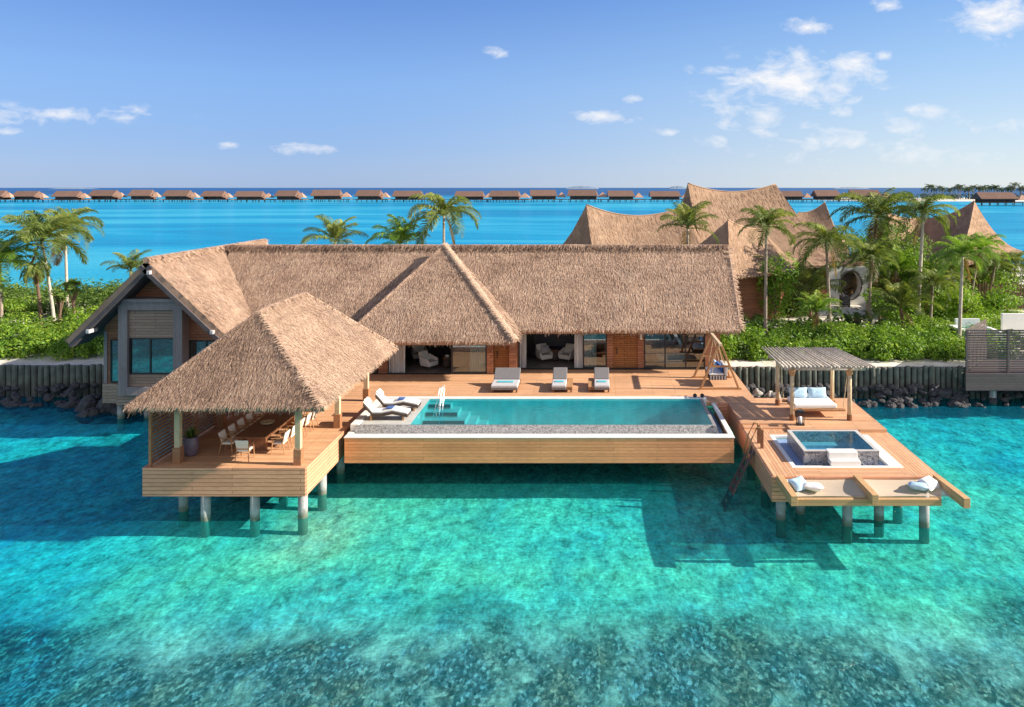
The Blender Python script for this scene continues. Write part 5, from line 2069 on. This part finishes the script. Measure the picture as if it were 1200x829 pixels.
sail_building('low sail roofed building with one horn showing above the villa ridge',
              Q(687, 240, 76), Q(800, 243, 78), [Q(702, 318, 69), Q(850, 318, 70), Q(850, 296, 88), Q(640, 300, 84)], sag=1.0, k=.2)
sail_building('tallest sail roofed building with a saddle shaped ridge above the horizon',
              Q(806, 215, 84), Q(909, 216, 86), [Q(838, 318, 73), Q(1012, 308, 75), Q(985, 292, 98), Q(762, 304, 93)], sag=.9, k=.22)
sail_building('small sail roofed porch with a dark shaded gable and single peak',
              Q(853, 258, 68), Q(893, 268, 74), [Q(856, 325, 63), Q(925, 318, 65), Q(930, 305, 76), Q(790, 304, 72)], sag=.3, k=.1)
sail_building('pale sail roofed building peeping out past the tallest one',
              Q(935, 249, 100), Q(967, 237, 100), [Q(915, 300, 92), Q(996, 300, 92), Q(992, 285, 108), Q(925, 285, 108)], sag=.5)
sail_building('sail roofed building with dark gable behind the big crowned palm',
              Q(1040, 249, 84), Q(1078, 256, 90), [Q(1044, 312, 79), Q(1095, 306, 82), Q(1100, 288, 96), Q(994, 302, 88)], sag=.3)
sail_building('rotated sail roofed building with sunlit end at the garden edge',
              Q(1072, 254, 92), Q(1142, 236, 80), [Q(1040, 302, 88), Q(1118, 312, 69), Q(1197, 294, 80), Q(1100, 285, 100)], sag=.8, k=.22)

# white pavilion wall with oval opening
wp = Q(985, 385, 63.5)
pw = empty('garden_pavilion', (24.8, 74, LZ0 - .05), 'white walled garden pavilion with a big oval opening', 'pavilion')
m = MB()
cx_, cz_ = Q(997, 334, 73.5).x, Q(997, 334, 73.5).z
rx_, rz_ = 1.05, 1.35
xa, xb_, z0, z1 = cx_ - 2.2, cx_ + 1.9, LZ0, 5.3
ring, rect = [], []
NN = 32
for i in range(NN):
    a = 2 * math.pi * i / NN
    ring.append((cx_ + rx_ * math.cos(a), 73.5, cz_ + rz_ * math.sin(a)))
    dx, dz = math.cos(a), math.sin(a)
    k = min((xb_ - cx_) / dx if dx > 1e-6 else 1e9, (xa - cx_) / dx if dx < -1e-6 else 1e9, (z1 - cz_) / dz if dz > 1e-6 else 1e9, (z0 - cz_) / dz if dz < -1e-6 else 1e9)
    rect.append((cx_ + dx * k, 73.5, cz_ + dz * k))
m.add(ring + rect, [(i, (i + 1) % NN, NN + (i + 1) % NN, NN + i) for i in range(NN)])
ring2 = [(p[0], 74.7, p[2]) for p in ring]
m.add(ring + ring2, [(i, NN + i, NN + (i + 1) % NN, (i + 1) % NN) for i in range(NN)])
m.box(xa, xb_, 74.7, 78.5, z1 - .2, z1)
m.build('wall', MT['white_paint'], pw)
m = MB()
m.box(xa, xb_, 77.0, 77.2, z0, z1 - .3)
m.build('back_wall', MT['dark'], pw)
m = MB()
m.tube([(cx_ + (rx_ + .02) * math.cos(2 * math.pi * i / NN), 73.47, cz_ + (rz_ + .02) * math.sin(2 * math.pi * i / NN)) for i in range(NN + 1)], .11, 8)
m.build('oval_trim', MT['grey_fabric'], pw, smooth=True)
p = Q(990, 355, 72.5)
bench = empty('garden_bench', (p.x, 72.5, LZ0), 'dark slatted box bench before the oval opening', 'bench')
m = MB()
for i in range(5):
    m.box(p.x - .4, p.x + .4, 72.2, 72.8, LZ0 + .1 + i * .2, LZ0 + .24 + i * .2)
m.build('slats', MT['grey_fabric'], bench)
for sx in (-.42, .38):
    m = MB()
    m.box(p.x + sx, p.x + sx + .04, 72.2, 72.8, LZ0, LZ0 + 1.1)
    m.build('side_panel', MT['dark'], bench)

# brushwood fence at the back
t = empty('brushwood_fence', (41, 74, LZ0 - .05), 'dark brushwood fence among the trees at the garden edge', 'fence')
m = MB()
rr = random.Random(9)
for i in range(110):
    x = 33.5 + i * .15
    m.tube([(x, 70.8 + rr.uniform(-.05, .05), LZ0 - .05), (x + rr.uniform(-.1, .1), 70.8, LZ0 + rr.uniform(2.1, 2.6))], .07, 5, sh=rr.random())
m.build('brushwood', MT['bark_brown'], t)

# ------------------------------------------------------------------ neighbouring deck
nd = empty('neighbour_deck', (25, 46, 0), 'weathered neighbouring deck with slatted screen at the water edge', 'deck')
nx0 = 22.15
m = MB()
m.prism([(nx0, 45.6, 1.75), (40, 45.6, 1.75), (40, 49.6, 1.75), (nx0 + 3.2, 49.6, 1.75)], (0, 0, .2))
m.build('boards', MT['dark_board'], nd)
m = MB()
m.box(nx0 - .05, 40, 45.52, 45.598, .95, 1.97)
m.build('skirt', MT['dark_board'], nd)
for x in (nx0 + .1, nx0 + 2.55, nx0 + 5.0, nx0 + 7.5):
    m = MB()
    m.box(x - .06, x + .06, 45.66, 45.78, 1.95, 4.55)
    m.build('screen_post', MT['dark_board'], nd)
m = MB()
m2_ = MB()
z = 2.02
while z < 4.5:
    m.box(nx0 + .17, 34, 45.70, 45.73, z, z + .10)
    m2_.bar((nx0 + .1, 45.85, z + .05), (nx0 + 3.2, 49.5, z + .05), .03, .10)
    z += .142
m.build('slatted_screen', MT['dark_board'], nd)
m2_.build('slatted_screen', MT['dark_board'], nd)
for (x, y) in ((nx0 + 1.9, 46.2), (nx0 + 4.4, 46.2), (nx0 + 7, 46.2)):
    m = MB()
    m.tube([(x, y, -0.95), (x, y, 1.75)], .2, 10)
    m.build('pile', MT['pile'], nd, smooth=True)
pl_ = empty('plunge_pool', (26.5, 54, LZ0), 'white plunge pool with teal tiles behind the neighbouring screen', 'plunge pool')
a, b = Q(1142, 391, 54), Q(1172, 391, 54)
m = MB()
m.box(a.x - .5, b.x + .3, 53.4, 53.6, LZ0, a.z + .1)
m.box(a.x - .5, a.x, 53.6, 57, LZ0, a.z + .1)
m.box(b.x, b.x + .3, 53.6, 57, LZ0, a.z + .1)
m.box(a.x, b.x, 56.8, 57.0, LZ0, a.z + .55)
m.build('wall', MT['white_paint'], pl_)
m = MB()
m.box(a.x + .001, b.x - .001, 53.62, 56.79, a.z - .4, a.z - .05)
m.build('water', m_plain('teal_tile', (.03, .22, .24), .2, .2, 3), pl_)
m = MB()
g0, g1 = Q(1175, 384, 56), Q(1206, 384, 56)
m.box(g0.x, g1.x, 56, 56.25, LZ0 - .05, Q(1180, 368, 56).z)
pt = m.build('garden_wall', MT['white_paint'], loc=(g0.x, 56, LZ0))
tag(pt, 'short white garden wall behind the neighbouring screen', 'wall')

# ------------------------------------------------------------------ far overwater villas
def far_villa(loc, w, label):
    t = empty('overwater_villa', loc, label, 'villa', 'overwater villas in the far row')
    d = 14.0
    h = w / 2
    m = MB()
    m.box(-h * .95, h * 1.4, -d / 2, d / 2, 2.0, 2.5)
    m.build('platform', MT['bark_brown'], t, local=True)
    m = MB()
    for i in range(6):
        for yy in (-d / 2 + .6, d / 2 - .6):
            x = -h * .9 + i * h * .38
            m.tube([(x, yy, -2), (x, yy, 2)], .25, 6)
    m.build('stilts', MT['bark_brown'], t, local=True)
    m = MB()
    m.box(-h * .85, h * .72, -d * .33, d * .4, 2.5, 6.0)
    m.build('wall', m_far['wall'], t, local=True)
    for (x0, x1) in ((-.7, -.45), (-.2, .15), (.35, .6)):
        m = MB()
        m.box(h * x0, h * x1, -d * .33 - .06, -d * .33 - .01, 2.9, 5.2)
        m.build('window', MT['black'], t, local=True)
    m = MB()
    e, r_ = 5.4, 10.4
    A_, B_, C_, D_ = (-h * 1.0, -d * .58, e), (h * .8, -d * .58, e), (h * .8, d * .58, e), (-h * 1.0, d * .58, e)
    R1, R2 = (-h * .97, 0, r_), (h * .70, 0, r_)
    m.add([A_, B_, C_, D_, R1, R2], [(0, 1, 5, 4), (1, 2, 5), (2, 3, 4, 5), (3, 0, 4)], sh=.5)
    m.add([tuple(Vector(p) - Vector((0, 0, .5))) for p in (A_, B_, C_, D_)] + [A_, B_, C_, D_], [(3, 2, 1, 0), (0, 1, 5, 4), (1, 2, 6, 5), (2, 3, 7, 6), (3, 0, 4, 7)], sh=.3)
    m.build('roof', MT['thatch_far'], t, local=True)
    m = MB()
    g0, g1 = h * .80, h * 1.42
    m.add([(g0, -6, 4.2), (g1, -6, 4.2), (g1, 1, 4.2), (g0, 1, 4.2), ((g0 + g1) / 2, -2.5, 8.6)], [(0, 1, 4), (1, 2, 4), (2, 3, 4), (3, 0, 4), (3, 2, 1, 0)], sh=.9)
    m.build('porch_roof', m_far['porch'], t, local=True)
    return t


m_far = {'wall': m_plain('far_timber', (.13, .075, .055), .8, .4, .5), 'porch': m_plain('far_shingle', (.42, .25, .17), .8, .3, .5)}
spans = [(-14, 7), (20, 50), (68, 97), (109, 142), (156, 182), (196, 227), (240, 267), (279, 312), (326, 353), (368, 403), (420, 450), (463, 498),
         (535, 570), (576, 612), (622, 655), (667, 703), (713, 745), (762, 800), (912, 942), (954, 985), (996, 1033)]
nth = ['first', 'second', 'third', 'fourth', 'fifth', 'sixth', 'seventh', 'eighth', 'ninth', 'tenth', 'eleventh', 'twelfth', 'thirteenth', 'fourteenth',
       'fifteenth', 'sixteenth', 'seventeenth', 'eighteenth', 'nineteenth', 'twentieth', 'twenty-first']
FY = 690.0
fv0 = None
for i, (a, b) in enumerate(spans):
    loc = Vector((((a + b) / 2 - 695) * FY / 900, FY, 0))
    lab = 'far thatched overwater villa, %s in the pier row counted from the gabled wing end' % nth[i]
    if i == 0:
        fv0 = far_villa(loc, 26.0, lab)
        fv0.scale = (.9, 1, 1)
    else:
        copy_tree(fv0, loc=loc * (1 + .012 * math.sin(i * 2.3)), rotz=R(5 * math.sin(i * 3.7)), scale=((b - a) / 31.5, 1, 1.0 + .06 * math.sin(i * 5.1)), label=lab)
loc = Vector(((1168 - 695) * 560 / 900, 560, 0))
copy_tree(fv0, loc=loc, scale=(1.18, 1, .92), label='single overwater villa standing apart in front of the far palm island', group='overwater villas near the far island')
t = empty('jetty', (-80, 700, 0), 'long low timber pier linking the far row of villas', 'pier')
m = MB()
m.box(-560, 290, 703, 706, 2.0, 2.5)
m.build('walkway', MT['bark_brown'], t)
m = MB()
for i in range(100):
    x = -556 + i * 8.5
    m.tube([(x, 704.5, -2), (x, 704.5, 2)], .3, 5)
m.build('stilts', MT['bark_brown'], t)

# far island with palms
m = MB()
ol = []
for i in range(28):
    a = 2 * math.pi * i / 28
    ol.append((400 + 165 * math.cos(a) * (1 + .1 * mnoise.noise(Vector((i, 0, 0)))), 790 + 70 * math.sin(a), 1.6))
m.add(ol + [(400 + (p[0] - 400) * 1.06, 790 + (p[1] - 790) * 1.1, -2) for p in ol], [tuple(range(28))] + [(i, 28 + i, 28 + (i + 1) % 28, (i + 1) % 28) for i in range(28)])
tag(m.build('far_island', MT['sand']), kind='structure')
m = MB()
rr = random.Random(4)
for i in range(70):
    x = rr.uniform(262, 545)
    leaf_cloud(m, (x, 745 + rr.uniform(-8, 45), 4.2), rr.uniform(5, 9), 5, rr.uniform(2.5, 4.5), 60, 2.2, rr, .5, gap=.6)
tag(m.build('island_undergrowth', MT['far_green']), 'dense hazy undergrowth covering the far palm island', 'trees', kind='stuff')
o = crown_mesh('crown', 31, 15, 5.6, 1.1, 'far_green', 0, 10, 0, .5)
far_cr = o.data
bpy.data.objects.remove(o)
tm = MB()
tm.tube([(0, 0, 0), (.4, 0, 5), (.2, 0, 11)], [.4, .3, .25], 6)
o = tm.build('trunk', MT['bark'], local=True)
far_tr = o.data
bpy.data.objects.remove(o)
for i in range(34):
    px = 1082 + 130 * (i + rr.random()) / 34
    Y = 740 + rr.uniform(0, 30)
    x = (px - 695) * Y / 900
    s = rr.uniform(.75, 1.2)
    t = empty('far_palm', (x, Y, 1.5), 'slender far palm among others on the hazy island beyond the lone villa', 'palm tree', 'palms on the far island')
    part_from(far_tr, 'trunk', t, (0, 0, 0), rr.uniform(0, 6), s)
    part_from(far_cr, 'crown', t, (0, 0, 11 * s), rr.uniform(0, 6), s)
# low islets on the horizon
for (pa, pb, h) in ((663, 702, 26), (783, 806, 26), (975, 1020, 16), (60, 110, 12)):
    Y = 7000.0
    m = MB()
    n_ = 24
    top = []
    for i in range(n_ + 1):
        u = i / n_
        top.append(((pa + (pb - pa) * u - 695) * Y / 900, h * (math.sin(math.pi * u) ** .5) * (1 + .25 * mnoise.noise(Vector((u * 9, pa, 0))))))
    vs = [(x, Y - 60, -1) for x, z in top] + [(x, Y, z) for x, z in top] + [(x, Y + 120, -1) for x, z in top]
    k = n_ + 1
    m.add(vs, [(i, i + 1, k + i + 1, k + i) for i in range(n_)] + [(k + i, k + i + 1, 2 * k + i + 1, 2 * k + i) for i in range(n_)], sh=.4)
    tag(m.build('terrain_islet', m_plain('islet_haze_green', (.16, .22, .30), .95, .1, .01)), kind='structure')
